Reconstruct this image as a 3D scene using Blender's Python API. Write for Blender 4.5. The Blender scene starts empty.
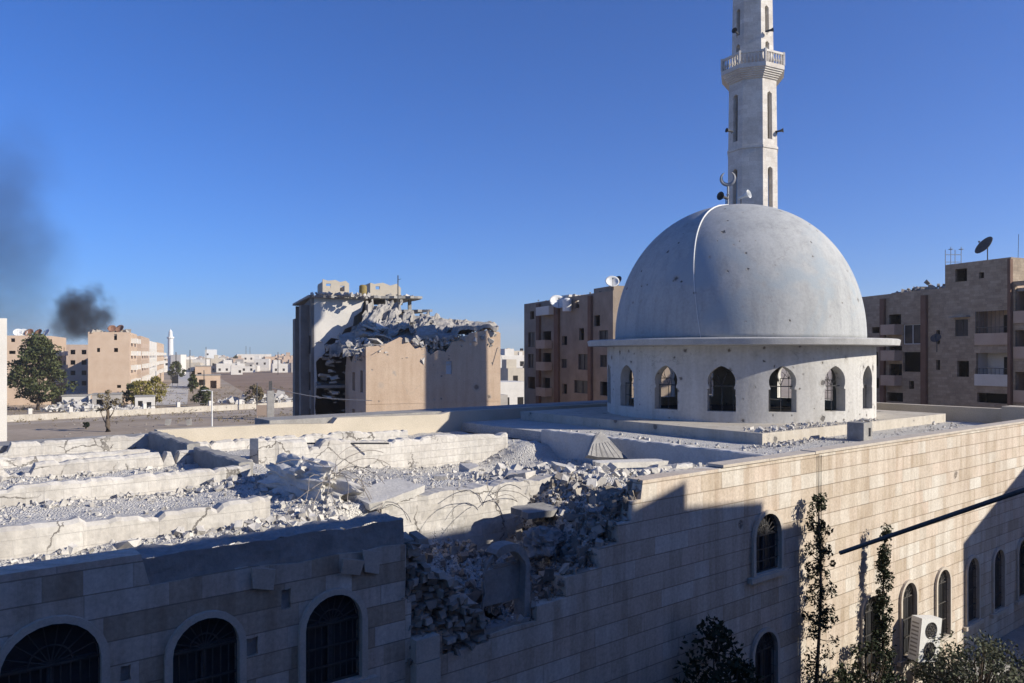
import bpy, bmesh, math, random
from mathutils import Vector, Matrix, noise, geometry
R = math.radians
random.seed(7)
C = bpy.context.scene
COL = C.collection
G = 10.8                      # camera height above the street; heights below are often given relative to the camera
F = 768.0                     # focal length in pixels of the 1024 px wide photograph

# ------------------------------------------------------------------ camera, sky, sun, exposure
cam_d = bpy.data.cameras.new('camera'); cam = bpy.data.objects.new('camera', cam_d); COL.objects.link(cam)
cam.location = (0, 0, G); cam.rotation_euler = (R(90), 0, 0)
cam_d.sensor_width = 36; cam_d.lens = 27.0; cam_d.shift_y = 13.5/1024; cam_d.clip_start = 0.1; cam_d.clip_end = 9000
C.camera = cam
SUN_E, SUN_A = R(24), R(-18)
SUN = Vector((math.cos(SUN_E)*math.cos(SUN_A), math.cos(SUN_E)*math.sin(SUN_A), math.sin(SUN_E)))
w = bpy.data.worlds.new('World'); C.world = w; w.use_nodes = True
nt = w.node_tree; nt.nodes.clear()
sky = nt.nodes.new('ShaderNodeTexSky'); sky.sky_type = 'NISHITA'; sky.sun_disc = False
sky.sun_elevation = SUN_E; sky.sun_rotation = R(90) - SUN_A
sky.altitude = 400; sky.air_density = 1.0; sky.dust_density = 0.1; sky.ozone_density = 5.0
bg = nt.nodes.new('ShaderNodeBackground'); bg.inputs[1].default_value = 0.062
wo = nt.nodes.new('ShaderNodeOutputWorld')
tint = nt.nodes.new('ShaderNodeMix'); tint.data_type = 'RGBA'; tint.blend_type = 'MULTIPLY'; tint.inputs[0].default_value = 1
tint.inputs[7].default_value = (.44, .95, 1.70, 1)          # deep dry winter blue
nt.links.new(sky.outputs[0], tint.inputs[6]); nt.links.new(tint.outputs[2], bg.inputs[0]); nt.links.new(bg.outputs[0], wo.inputs[0])
sd = bpy.data.lights.new('sun', 'SUN'); sd.energy = 5.0; sd.angle = R(0.5); sd.color = (1.0, 0.925, 0.79)
so = bpy.data.objects.new('sun', sd); COL.objects.link(so); so.rotation_euler = SUN.to_track_quat('Z', 'Y').to_euler()
C.view_settings.view_transform = 'Standard'; C.view_settings.look = 'None'
C.view_settings.exposure = 0.5; C.view_settings.gamma = 1.0; C.view_settings.use_curve_mapping = False
C.cycles.max_bounces = 6; C.cycles.volume_bounces = 1

# ------------------------------------------------------------------ helpers
def W(x, y, D):               # photograph pixel at depth D -> world point
    return Vector(((x-512)/F*D, D, G-(y-355)/F*D))
def fbm(p, o=4): return noise.fractal(Vector(p), 0.9, 2.1, o)
def sm(x, a, b):
    t = min(1, max(0, (x-a)/(b-a))); return t*t*(3-2*t)

class MB:
    def __init__(s, dz=0.0): s.v = []; s.f = []; s.m = []; s.dz = dz
    def add(s, vs, fs, m=0):
        o = len(s.v); s.v += [(p[0], p[1], p[2]+s.dz) for p in vs]
        s.f += [tuple(i+o for i in f) for f in fs]; s.m += [m]*len(fs); return s
    def box(s, x0, x1, y0, y1, z0, z1, m=0):
        return s.hexa([(x0,y0,z0),(x1,y0,z0),(x1,y1,z0),(x0,y1,z0),(x0,y0,z1),(x1,y0,z1),(x1,y1,z1),(x0,y1,z1)], m)
    def hexa(s, p, m=0):
        return s.add(p, [(0,3,2,1),(4,5,6,7),(0,1,5,4),(1,2,6,5),(2,3,7,6),(3,0,4,7)], m)
    def obox(s, c, size, rot=(0,0,0), m=0, jit=0.0, rnd=random):
        M = Matrix.Rotation(rot[2],3,'Z') @ Matrix.Rotation(rot[1],3,'Y') @ Matrix.Rotation(rot[0],3,'X')
        P = []
        for z in (-.5,.5):
            for x,y in ((-.5,-.5),(.5,-.5),(.5,.5),(-.5,.5)):
                q = Vector(((x+rnd.uniform(-jit,jit))*size[0], (y+rnd.uniform(-jit,jit))*size[1], (z+rnd.uniform(-jit,jit))*size[2]))
                P.append(Vector(c) + M @ q)
        return s.hexa(P, m)
    def chunk(s, c, r, m=0, flat=1.0, rnd=random):
        return s.obox(c, (r*rnd.uniform(.8,2.0), r*rnd.uniform(.8,1.6), r*rnd.uniform(.6,1.3)*flat), (rnd.uniform(0,6.3),rnd.uniform(0,6.3),rnd.uniform(0,6.3)) if flat==1 else (rnd.uniform(-.3,.3),rnd.uniform(-.3,.3),rnd.uniform(0,6.3)), m, .2, rnd)
    def tube(s, pts, r, n=6, m=0):
        pts = [Vector(p) for p in pts]; k = len(pts)
        rs = r if isinstance(r, (list,tuple)) else [r]*k
        vs = []; fs = []
        for i,p in enumerate(pts):
            d = (pts[min(i+1,k-1)]-pts[max(i-1,0)])
            if d.length < 1e-9: d = Vector((0,0,1))
            q = d.to_track_quat('Z','Y')
            for j in range(n):
                a = 2*math.pi*j/n
                vs.append(p + q @ Vector((math.cos(a)*rs[i], math.sin(a)*rs[i], 0)))
        for i in range(k-1):
            for j in range(n):
                a=i*n+j; b=i*n+(j+1)%n; fs.append((a,b,b+n,a+n))
        fs.append(tuple(reversed(range(n)))); fs.append(tuple(range((k-1)*n,k*n)))
        return s.add(vs, fs, m)
    def lathe(s, prof, n=48, c=(0,0,0), a0=0.0, m=0, cap=True):
        vs=[]; fs=[]; k=len(prof)
        for (r,z) in prof:
            for j in range(n):
                a=a0+2*math.pi*j/n; vs.append((c[0]+r*math.cos(a), c[1]+r*math.sin(a), c[2]+z))
        for i in range(k-1):
            for j in range(n):
                a=i*n+j; b=i*n+(j+1)%n; fs.append((a,b,b+n,a+n))
        if cap: fs.append(tuple(reversed(range(n)))); fs.append(tuple(range((k-1)*n,k*n)))
        return s.add(vs, fs, m)
    def plate(s, outer, holes, thick, fmap, lines=(), m=0):
        vs=[]; es=[]
        for poly in [outer]+list(holes):
            o=len(vs); n=len(poly); vs += [Vector(p) for p in poly]; es += [(o+i, o+(i+1)%n) for i in range(n)]
        for a,b in lines:
            o=len(vs); vs += [Vector(a),Vector(b)]; es.append((o,o+1))
        V,E_,T,_,_,_ = geometry.delaunay_2d_cdt(vs, es, [], 0, 1e-5)
        def inside(p, poly):
            r=False; n=len(poly); x,y=p
            for i in range(n):
                x0,y0=poly[i]; x1,y1=poly[(i+1)%n]
                if (y0>y)!=(y1>y) and x < (x1-x0)*(y-y0)/(y1-y0)+x0: r = not r
            return r
        tris=[]
        for t in T:
            c = ((V[t[0]]+V[t[1]]+V[t[2]])/3)
            if inside(c,outer) and not any(inside(c,h) for h in holes): tris.append(tuple(t))
        cnt={}
        for t in tris:
            for i in range(3):
                e=(t[i],t[(i+1)%3]); k=(min(e),max(e)); cnt.setdefault(k,[]).append(e)
        nV=len(V)
        P=[fmap(p[0],p[1],0.0) for p in V]+[fmap(p[0],p[1],thick) for p in V]
        fs=[t for t in tris]+[(t[2]+nV,t[1]+nV,t[0]+nV) for t in tris]
        for k,l in cnt.items():
            if len(l)==1:
                a,b=l[0]; fs.append((b,a,a+nV,b+nV))
        return s.add(P, fs, m)
    def grid(s, u0,u1,nu,v0,v1,nv,fn,m=0):
        vs=[]; fs=[]
        for j in range(nv+1):
            for i in range(nu+1):
                vs.append(fn(u0+(u1-u0)*i/nu, v0+(v1-v0)*j/nv))
        for j in range(nv):
            for i in range(nu):
                a=j*(nu+1)+i; fs.append((a,a+1,a+nu+2,a+nu+1))
        return s.add(vs,fs,m)
    def build(s, name, mats, parent=None, smooth=False, norm=True, loc=None, rz=0):
        me=bpy.data.meshes.new(name); me.from_pydata([tuple(p) for p in s.v],[],s.f)
        if not isinstance(mats,(list,tuple)): mats=[mats]
        for mm in mats: me.materials.append(mm)
        if len(mats)>1: me.polygons.foreach_set('material_index', s.m)
        if norm:
            b=bmesh.new(); b.from_mesh(me); bmesh.ops.recalc_face_normals(b, faces=b.faces); b.to_mesh(me); b.free()
        if smooth:
            me.polygons.foreach_set('use_smooth',[True]*len(me.polygons))
            if smooth is not True: me.set_sharp_from_angle(angle=R(smooth))
        me.update()
        o=bpy.data.objects.new(name, me); COL.objects.link(o)
        if parent: o.parent=parent
        if loc is not None: o.location=loc
        o.rotation_euler.z=rz
        return o
def tag(o, label=None, cat=None, group=None, kind=None):
    if label: o['label']=label
    if cat: o['category']=cat
    if group: o['group']=group
    if kind: o['kind']=kind
    return o
def thing(name, label, cat, loc=(0,0,0), rz=0, group=None):
    o=bpy.data.objects.new(name,None); COL.objects.link(o); o.location=loc; o.rotation_euler.z=rz
    o.empty_display_size=.3
    return tag(o,label,cat,group)
def dup(root, loc=None, rz=None, label=None):
    r=root.copy(); COL.objects.link(r)
    if loc is not None: r.location=loc
    if rz is not None: r.rotation_euler.z=rz
    if label: r['label']=label
    for ch in list(root.children):
        c=ch.copy(); COL.objects.link(c); c.parent=r
        for g in ch.children:
            d=g.copy(); COL.objects.link(d); d.parent=c
    return r
def arch(cx,z0,w,h,n=12,pts=False):         # rectangle with a round head, bottom z0, overall height h
    r=w/2; zc=z0+h-r
    return [(cx-r,z0),(cx+r,z0)]+[(cx+r*math.cos(math.pi*i/n), zc+r*math.sin(math.pi*i/n)) for i in range(n+1)]
def horseshoe(cx,z0,w,h):
    r=w/2; zc=z0+h-r*1.12; zl=zc-r*.55
    p=[(cx-r,z0),(cx+r,z0),(cx+r,zl),(cx+r*.86,zl)]
    for i in range(15):
        a=R(-28)+ (math.pi+2*R(28))*i/14
        k=1+.12*math.exp(-((a-math.pi/2)/.35)**2)
        p.append((cx+r*.98*math.cos(a), zc+r*k*math.sin(a)))
    return p+[(cx-r*.86,zl),(cx-r,zl)]

# ------------------------------------------------------------------ materials
class NT:
    def __init__(s,name):
        s.mat=bpy.data.materials.new(name); s.mat.use_nodes=True; s.t=s.mat.node_tree
        s.t.nodes.clear(); s.out=s.n('ShaderNodeOutputMaterial'); s.b=s.n('ShaderNodeBsdfPrincipled'); s.l(s.b.outputs[0],s.out.inputs[0])
        s.b.inputs['Roughness'].default_value=.9
        if 'Specular IOR Level' in s.b.inputs: s.b.inputs['Specular IOR Level'].default_value=.2
        s.tc=s.n('ShaderNodeTexCoord').outputs['Object']
    def n(s,t,**k):
        o=s.t.nodes.new(t)
        for a,b in k.items(): setattr(o,a,b)
        return o
    def l(s,a,b): s.t.links.new(a,b)
    def noise(s,scale,detail=5,rough=.6,vec=None,out=0,dist=0):
        o=s.n('ShaderNodeTexNoise'); o.inputs['Scale'].default_value=scale; o.inputs['Detail'].default_value=detail
        o.inputs['Roughness'].default_value=rough; o.inputs['Distortion'].default_value=dist
        s.l(vec or s.tc,o.inputs['Vector']); return o.outputs[out]
    def math(s,op,a,b=None,c=None,clamp=False):
        o=s.n('ShaderNodeMath',operation=op); o.use_clamp=clamp
        for i,x in enumerate((a,b,c)):
            if x is None: continue
            if isinstance(x,(int,float)): o.inputs[i].default_value=x
            else: s.l(x,o.inputs[i])
        return o.outputs[0]
    def ramp(s,fac,stops,interp='LINEAR'):
        o=s.n('ShaderNodeValToRGB'); cr=o.color_ramp; cr.interpolation=interp
        while len(cr.elements)<len(stops): cr.elements.new(.5)
        for e,(p,c) in zip(cr.elements,stops):
            e.position=p; e.color=(c,c,c,1) if isinstance(c,(int,float)) else (c[0],c[1],c[2],1)
        s.l(fac,o.inputs[0]); return o.outputs[0]
    def mix(s,fac,a,b,mode='MIX'):
        o=s.n('ShaderNodeMix',data_type='RGBA',blend_type=mode)
        for i,x in ((0,fac),(6,a),(7,b)):
            if isinstance(x,(int,float)): o.inputs[i].default_value=x if i==0 else (x,x,x,1)
            elif isinstance(x,tuple): o.inputs[i].default_value=(x[0],x[1],x[2],1)
            else: s.l(x,o.inputs[i])
        return o.outputs[2]
    def bump(s,h,strength=.5,dist=.02,prev=None):
        o=s.n('ShaderNodeBump'); o.inputs['Strength'].default_value=strength; o.inputs['Distance'].default_value=dist
        s.l(h,o.inputs['Height'])
        if prev is not None: s.l(prev,o.inputs['Normal'])
        return o.outputs[0]
    def sep(s,v):
        o=s.n('ShaderNodeSeparateXYZ'); s.l(v,o.inputs[0]); return o.outputs
    def comb(s,x,y,z):
        o=s.n('ShaderNodeCombineXYZ')
        for i,q in enumerate((x,y,z)):
            if isinstance(q,(int,float)): o.inputs[i].default_value=q
            else: s.l(q,o.inputs[i])
        return o.outputs[0]
    def base(s,c):
        if isinstance(c,tuple): s.b.inputs['Base Color'].default_value=(c[0],c[1],c[2],1)
        else: s.l(c,s.b.inputs['Base Color'])
    def nrm(s,n): s.l(n,s.b.inputs['Normal'])
    def rough(s,r): s.b.inputs['Roughness'].default_value=r
def plain(name,c1,c2,scale=2.0,bump=.4,bd=.03,rough=.9,fine=25,metal=0):
    t=NT(name); f=t.noise(scale,6,.65); g=t.noise(fine,4,.6)
    c=t.mix(t.ramp(f,[(.3,0),(.7,1)]),c1,c2)
    c=t.mix(.5,c,t.ramp(g,[(.3,.6),(.7,1.0)]),'MULTIPLY')
    t.base(c); t.nrm(t.bump(t.math('ADD',f,t.math('MULTIPLY',g,.35)),bump,bd)); t.rough(rough); t.b.inputs['Metallic'].default_value=metal
    return t.mat
def blocks(t,wd,ht,mw=.012,jx=.0,mwz=None,squash=0):
    # running bond on vertical faces from object coordinates: random value per block, joint mask
    x,y,z=t.sep(t.tc); u=t.math('ADD',x,y)
    if squash: z=t.math('MULTIPLY',z,t.math('ADD',1.0,t.math('MULTIPLY',t.math('LESS_THAN',x,-2.3),squash)))
    row=t.math('FLOOR',t.math('DIVIDE',z,ht))
    wn=t.n('ShaderNodeTexWhiteNoise',noise_dimensions='1D'); t.l(row,wn.inputs['W'])
    uu=t.math('ADD',t.math('DIVIDE',u,wd),t.math('MULTIPLY',wn.outputs[0],7.3))
    uu=t.math('ADD',uu,t.math('MULTIPLY',t.math('SINE',t.math('MULTIPLY',uu,2.3)),.16+jx))
    colm=t.math('FLOOR',uu)
    w2=t.n('ShaderNodeTexWhiteNoise',noise_dimensions='3D'); t.l(t.comb(colm,row,3.1),w2.inputs['Vector'])
    fu=t.math('FRACT',uu); fz=t.math('FRACT',t.math('DIVIDE',z,ht))
    def edge(f,m): 
        d=t.math('MINIMUM',f,t.math('SUBTRACT',1.0,f)); return t.math('LESS_THAN',d,m)
    mort=t.math('MAXIMUM',t.math('MULTIPLY',edge(fu,mw/wd),1.0 if mwz is None else .45),edge(fz,(mwz or mw)/ht))
    return w2, mort
def ashlar():
    t=NT('limestone_ashlar'); w2,mort=blocks(t,.72,.40,.005,.14,.0105,.2)
    col=t.ramp(w2.outputs[0],[(0,(.56,.48,.385)),(.14,(.60,.52,.43)),(.24,(.65,.565,.475)),(.5,(.65,.585,.50)),(.68,(.67,.575,.485)),(.8,(.67,.62,.545)),(1,(.71,.675,.61))])
    n1=t.noise(1.3,6,.7); n2=t.noise(14,5,.65)
    x,y,z=t.sep(t.tc); st=t.noise(1.0,5,.65,t.comb(t.math('MULTIPLY',t.math('ADD',x,y),2.5),t.math('MULTIPLY',z,.25),0))
    col=t.mix(.55,col,t.ramp(n1,[(.25,(.62,.56,.5)),(.7,(1,1,1))]),'MULTIPLY')
    lx_=t.math('LESS_THAN',t.sep(t.tc)[0],-2.3); col=t.mix(t.math('MULTIPLY',lx_,.5),col,t.ramp(w2.outputs[0],[(.25,(.62,.54,.44)),(.3,(1,1,1)),(.6,(.82,.80,.78)),(.7,(1,1,1))]),'MULTIPLY')
    col=t.mix(.55,col,t.ramp(n2,[(.3,.55),(.62,1)]),'MULTIPLY')
    col=t.mix(.5,col,t.ramp(st,[(.36,(.55,.47,.39)),(.58,(1,1,1))]),'MULTIPLY')
    col=t.mix(t.math('MULTIPLY',mort,.68),col,(.20,.16,.12))
    t.base(col)
    v=t.n('ShaderNodeTexVoronoi'); v.inputs['Scale'].default_value=1.1; t.l(t.mix(.12,t.tc,t.noise(5,3,.5,out=1)),v.inputs['Vector'])
    cr=t.sep(v.outputs['Color'])[0]; hm=t.ramp(t.math('DIVIDE',v.outputs['Distance'],t.math('ADD',t.math('MULTIPLY',t.math('POWER',cr,6.0),.16),.003)),[(.7,1),(1.0,0)])
    hm=t.math('MULTIPLY',hm,t.ramp(t.noise(16,4,.7),[(.38,0),(.5,1)])); col=t.mix(hm,col,(.20,.17,.14)); t.base(col); mort=t.math('ADD',mort,hm)
    h=t.math('ADD',t.math('MULTIPLY',n2,.35),t.math('ADD',t.math('MULTIPLY',w2.outputs[0],.5),t.math('MULTIPLY',mort,-1.2)))
    t.nrm(t.bump(h,.7,.02)); t.rough(.85); return t.mat
def cracks(t,scale,width,warp=.35):
    v=t.n('ShaderNodeTexVoronoi',feature='DISTANCE_TO_EDGE'); v.inputs['Scale'].default_value=scale; t.l(t.mix(warp,t.tc,t.noise(1.6,5,.65,out=1)),v.inputs['Vector'])
    m=t.math('LESS_THAN',v.outputs['Distance'],width); return t.math('MULTIPLY',m,t.ramp(t.noise(.9,4,.6),[(.46,0),(.54,1)]))
def blockwork(name,c0,c1,wd=.4,ht=.2,mc=(.2,.19,.18),mw=.008,str_=.5,crack=0):
    t=NT(name); w2,mort=blocks(t,wd,ht,mw)
    col=t.mix(w2.outputs[0],c0,c1); n1=t.noise(.8,6,.7); n2=t.noise(11,5,.6)
    col=t.mix(.6,col,t.ramp(n1,[(.3,.55),(.65,1)]),'MULTIPLY'); col=t.mix(.4,col,t.ramp(n2,[(.3,.6),(.6,1)]),'MULTIPLY')
    col=t.mix(t.math('MULTIPLY',mort,.6),col,mc)
    if crack: ck=cracks(t,crack,.012); col=t.mix(t.math('MULTIPLY',ck,.85),col,(.12,.11,.10)); mort=t.math('ADD',mort,t.math('MULTIPLY',ck,1.6)); n3=t.noise(2.2,6,.7); col=t.mix(t.ramp(n3,[(.54,0),(.66,.55)]),col,(.34,.32,.29)); n2=t.math('ADD',n2,t.math('MULTIPLY',n3,1.2))
    t.base(col)
    t.nrm(t.bump(t.math('ADD',t.math('MULTIPLY',n2,.4),t.math('MULTIPLY',mort,-.8)),str_,.02)); return t.mat
def pitted(name,c1,c2,hole=(.16,.15,.14),scale=1.4,thr=.10,streak=(.55,.5,.45),stain=None):
    t=NT(name); n1=t.noise(.6,6,.7); n2=t.noise(9,5,.6)
    x,y,z=t.sep(t.tc); st=t.noise(1.0,5,.65,t.comb(t.math('MULTIPLY',x,2.2),t.math('MULTIPLY',y,2.2),t.math('MULTIPLY',z,.22)))
    col=t.mix(t.ramp(n1,[(.3,0),(.7,1)]),c1,c2)
    col=t.mix(.5,col,t.ramp(st,[(.34,streak),(.56,(1,1,1))]),'MULTIPLY')
    col=t.mix(.35,col,t.ramp(n2,[(.3,.62),(.6,1)]),'MULTIPLY')
    ck=cracks(t,.5,.0035,.5); col=t.mix(t.math('MULTIPLY',ck,.5),col,(.25,.24,.23))
    if stain: col=t.mix(t.ramp(t.noise(.45,4,.6,dist=.6),[(.52,0),(.64,.8)]),col,stain)
    hms=[]
    for sc_,th_,pw in ((scale,thr,2.6),(scale*2.1,thr*1.0,3.0)):
        v=t.n('ShaderNodeTexVoronoi'); v.inputs['Scale'].default_value=sc_; t.l(t.mix(.13,t.tc,t.noise(7,4,.6,out=1)),v.inputs['Vector'])
        cr=t.sep(v.outputs['Color'])[0]; k_=t.math('POWER',cr,pw)
        hms.append(t.ramp(t.math('DIVIDE',v.outputs['Distance'],t.math('ADD',t.math('MULTIPLY',k_,th_*1.7),.003)),[(.7,1),(1.0,0)]))
        halo=t.ramp(t.math('DIVIDE',v.outputs['Distance'],t.math('ADD',t.math('MULTIPLY',k_,th_*3.2),.003)),[(.55,1),(1.0,0)])
        col=t.mix(t.math('MULTIPLY',halo,.5),col,(.30,.285,.26))
    hm=t.math('MAXIMUM',hms[0],hms[1]); col=t.mix(hm,col,hole)
    t.base(col); t.nrm(t.bump(t.math('ADD',t.math('MULTIPLY',n2,.25),t.math('MULTIPLY',hm,-1.5)),.6,.04)); return t.mat
def gravel(name,c1,c2,sc=16,rough=.95,bd=.05):
    t=NT(name); v=t.n('ShaderNodeTexVoronoi'); v.inputs['Scale'].default_value=sc; t.l(t.tc,v.inputs['Vector'])
    n1=t.noise(.7,6,.7); n2=t.noise(30,4,.6)
    col=t.mix(t.sep(v.outputs['Color'])[0],c1,c2); col=t.mix(.6,col,t.ramp(n1,[(.3,.6),(.65,1)]),'MULTIPLY'); col=t.mix(.4,col,t.ramp(n2,[(.35,.5),(.6,1)]),'MULTIPLY')
    t.base(col); t.nrm(t.bump(t.math('ADD',t.math('MULTIPLY',v.outputs['Distance'],-1.0),t.math('MULTIPLY',n2,.3)),.9,bd)); return t.mat
def rubblemat(name,c1,c2):        # per-stone tint (island random) with dust
    t=NT(name); g=t.n('ShaderNodeNewGeometry'); n2=t.noise(8,5,.65)
    col=t.mix(g.outputs['Random Per Island'],c1,c2); col=t.mix(.5,col,t.ramp(n2,[(.3,.55),(.6,1)]),'MULTIPLY')
    t.base(col); t.nrm(t.bump(n2,.6,.03)); return t.mat
def leafmat(name,c1,c2):
    t=NT(name); g=t.n('ShaderNodeNewGeometry'); t.base(t.mix(g.outputs['Random Per Island'],c1,c2)); t.rough(.6)
    if 'Transmission Weight' in t.b.inputs: pass
    return t.mat
M={}
M['ashlar']=ashlar()
M['trim']=plain('pale_stone_trim',(.48,.42,.35),(.60,.54,.46),3,.3,.02)
M['iron']=plain('dark_iron',(.05,.05,.05),(.10,.09,.08),5,.2,.01,.6)
M['glass']=plain('dusty_dark_glass',(.03,.032,.036),(.07,.07,.075),1.5,.1,.01,.3)
M['void']=plain('unlit_interior',(.014,.013,.012),(.025,.022,.02),1.5,.1,.01)  # near-black colour stands in for the shade inside openings
M['concrete']=plain('dusty_concrete',(.50,.48,.45),(.64,.62,.58),1.2,.6,.05,.95,14)
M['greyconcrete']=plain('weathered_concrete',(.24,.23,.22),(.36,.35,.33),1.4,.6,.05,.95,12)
M['beam']=blockwork('whitewashed_upstand',(.52,.49,.45),(.60,.575,.535),.55,.24,(.44,.42,.39),.005,.8,1.1)
M['roofbed']=gravel('roof_gravel',(.57,.55,.515),(.73,.705,.66),26)
M['rubble']=rubblemat('broken_concrete',(.40,.38,.355),(.60,.575,.535))
M['ruinrubble']=rubblemat('sooty_broken_concrete',(.26,.245,.225),(.56,.53,.49))
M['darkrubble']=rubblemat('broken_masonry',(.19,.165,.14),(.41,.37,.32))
M['plaster']=pitted('white_plaster',(.50,.485,.455),(.56,.55,.525),scale=2.0,thr=.15,streak=(.70,.67,.63))
M['domepaint']=pitted('dome_paint',(.37,.378,.375),(.43,.434,.424),hole=(.10,.10,.10),scale=1.3,thr=.09,streak=(.66,.67,.68),stain=(.31,.35,.375))
M['eave']=plain('eave_concrete',(.38,.375,.36),(.52,.515,.5),1.6,.4,.04)
M['cream']=plain('cream_render',(.46,.41,.33),(.56,.50,.41),.7,.5,.04)
M['platform']=pitted('platform_concrete',(.44,.40,.34),(.54,.50,.43),scale=1.6,thr=.12,streak=(.7,.66,.6))
M['minaret']=blockwork('minaret_stone',(.60,.55,.49),(.70,.66,.60),.55,.30,(.42,.38,.34),.005,.4)
M['metal']=plain('grey_metal',(.25,.25,.26),(.4,.4,.4),4,.2,.01,.5)
M['darkmetal']=plain('dark_metal',(.05,.05,.055),(.1,.1,.1),4,.2,.01,.6)
M['white']=plain('white_paint',(.66,.66,.64),(.76,.76,.74),3,.2,.01,.5)
M['rust']=plain('rusty_steel',(.20,.10,.06),(.34,.19,.13),3,.3,.02,.8)
M['rebar']=plain('dusty_rebar',(.22,.19,.17),(.34,.31,.28),6,.2,.01)
M['ochre']=plain('ochre_render',(.50,.37,.27),(.58,.45,.34),.5,.3,.03)
M['gable']=pitted('gable_render',(.47,.35,.255),(.55,.43,.325),hole=(.2,.16,.13),scale=.9,thr=.12,streak=(.78,.74,.7))
M['ruinslab']=plain('sooty_concrete',(.25,.235,.215),(.44,.415,.38),1.5,.8,.06,.95,9)
M['shadegrey']=plain('shade_toned_render',(.15,.14,.13),(.26,.245,.23),.6,.4,.04)  # ruin's rear walls: shade of the left side put into the base colour
M['tan']=plain('tan_render',(.42,.31,.24),(.52,.41,.32),.5,.3,.03)
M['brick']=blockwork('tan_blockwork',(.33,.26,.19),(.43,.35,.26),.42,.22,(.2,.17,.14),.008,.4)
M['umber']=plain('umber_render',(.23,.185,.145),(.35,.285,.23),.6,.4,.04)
M['brown']=plain('brown_render',(.15,.09,.065),(.21,.13,.10),.8,.3,.03)
M['grey']=plain('grey_render',(.34,.31,.28),(.44,.41,.37),.7,.3,.03)
M['pale']=plain('pale_render',(.58,.55,.50),(.70,.67,.62),.4,.2,.03)
M['earth']=plain('dry_earth',(.27,.215,.155),(.42,.345,.27),.06,.3,.1,.95,.9)
M['dirt']=plain('dirt_road',(.30,.245,.19),(.45,.385,.315),.22,.3,.06,.95,2.2)
M['pave']=plain('pale_road',(.42,.40,.38),(.52,.50,.47),.15,.2,.05,.95,2)
M['field']=plain('ploughed_field',(.21,.145,.10),(.30,.215,.155),.05,.3,.1,.95,.8)
M['street']=plain('street_asphalt',(.06,.058,.055),(.12,.11,.10),.6,.3,.05)
M['bark']=plain('bark',(.08,.06,.045),(.14,.11,.085),4,.5,.03)
M['leaf']=leafmat('tree_leaves',(.028,.038,.015),(.085,.095,.035))
M['pine']=leafmat('conifer_leaves',(.012,.02,.009),(.034,.045,.02))
M['olive']=leafmat('olive_leaves',(.05,.06,.035),(.13,.14,.09))
M['yellowleaf']=leafmat('autumn_leaves',(.14,.12,.03),(.26,.22,.06))
M['dryleaf']=leafmat('dry_leaves',(.10,.08,.04),(.2,.16,.09))
M['panel']=plain('pale_panel',(.45,.48,.5),(.55,.58,.6),2,.2,.01,.6)

# ------------------------------------------------------------------ setting: ground, roads, field
def sheet(name,pts,z,mat):
    b=MB(); b.add([(p[0],p[1],z) for p in pts],[tuple(range(len(pts)))]); o=b.build(name,mat); o['kind']='structure'; return o
sheet('ground',[(-2600,-300),(2600,-300),(2600,3600),(-2600,3600)],0,M['earth'])
gd=Vector((-.385,.923)); gn=Vector((.923,.385))
def strip(c0,c1,wd):
    c0=Vector(c0); c1=Vector(c1); d=(c1-c0).normalized(); n=Vector((d.y,-d.x))*wd/2
    return [c0-n,c0+n,c1+n,c1-n]
# mosque frame: a along the front wall, b into the building
D0=14.4; UA=math.atan2(.621,.784)
U=Vector((math.cos(UA),math.sin(UA))); V=Vector((-math.sin(UA),math.cos(UA)))
def AB(a,b,z=0): p=Vector((0,D0))+U*a+V*b; return Vector((p.x,p.y,G+z))
def wallpx(x,y,b=0):         # photograph pixel -> (a, z rel) on the plane b
    k=(x-512)/F; t=(b+D0*V.y)/(V.y+V.x*k); P=Vector((k*t,t-D0)); return P.dot(U), -(y-355)/F*t
def toab(x,y,z):             # pixel on the horizontal plane z rel
    t=z/(-(y-355)/F); P=Vector(((x-512)/F*t,t-D0)); return P.dot(U),P.dot(V)
sheet('street',[AB(-60,-11).xy,AB(60,-11).xy,AB(60,-1.2).xy,AB(-60,-1.2).xy],.004,M['street'])
def pavement(name,pts,z): 
    b=MB(); n=len(pts); b.add([(p[0],p[1],0.0) for p in pts]+[(p[0],p[1],z) for p in pts],[tuple(range(n,2*n))]+[(i,(i+1)%n,(i+1)%n+n,i+n) for i in range(n)])
    o=b.build(name,M['greyconcrete']); o['kind']='structure'
pavement('pavement',[AB(-60,-1.2).xy,AB(60,-1.2).xy,AB(60,-.02).xy,AB(-60,-.02).xy],.13)
r0=Vector((-76.6,173))
sheet('road',strip(r0-gd*6,r0+gd*560,6.4),.008,M['pave'])
sheet('dirt_road',strip((-190,62),(40,208),24),.004,M['dirt'])
fa=W(216,397,F*G/42); 
sheet('field',[(-70,205),(-20,225),(-90,470),(-215,520),(-152,395)],.004,M['field'])

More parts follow.
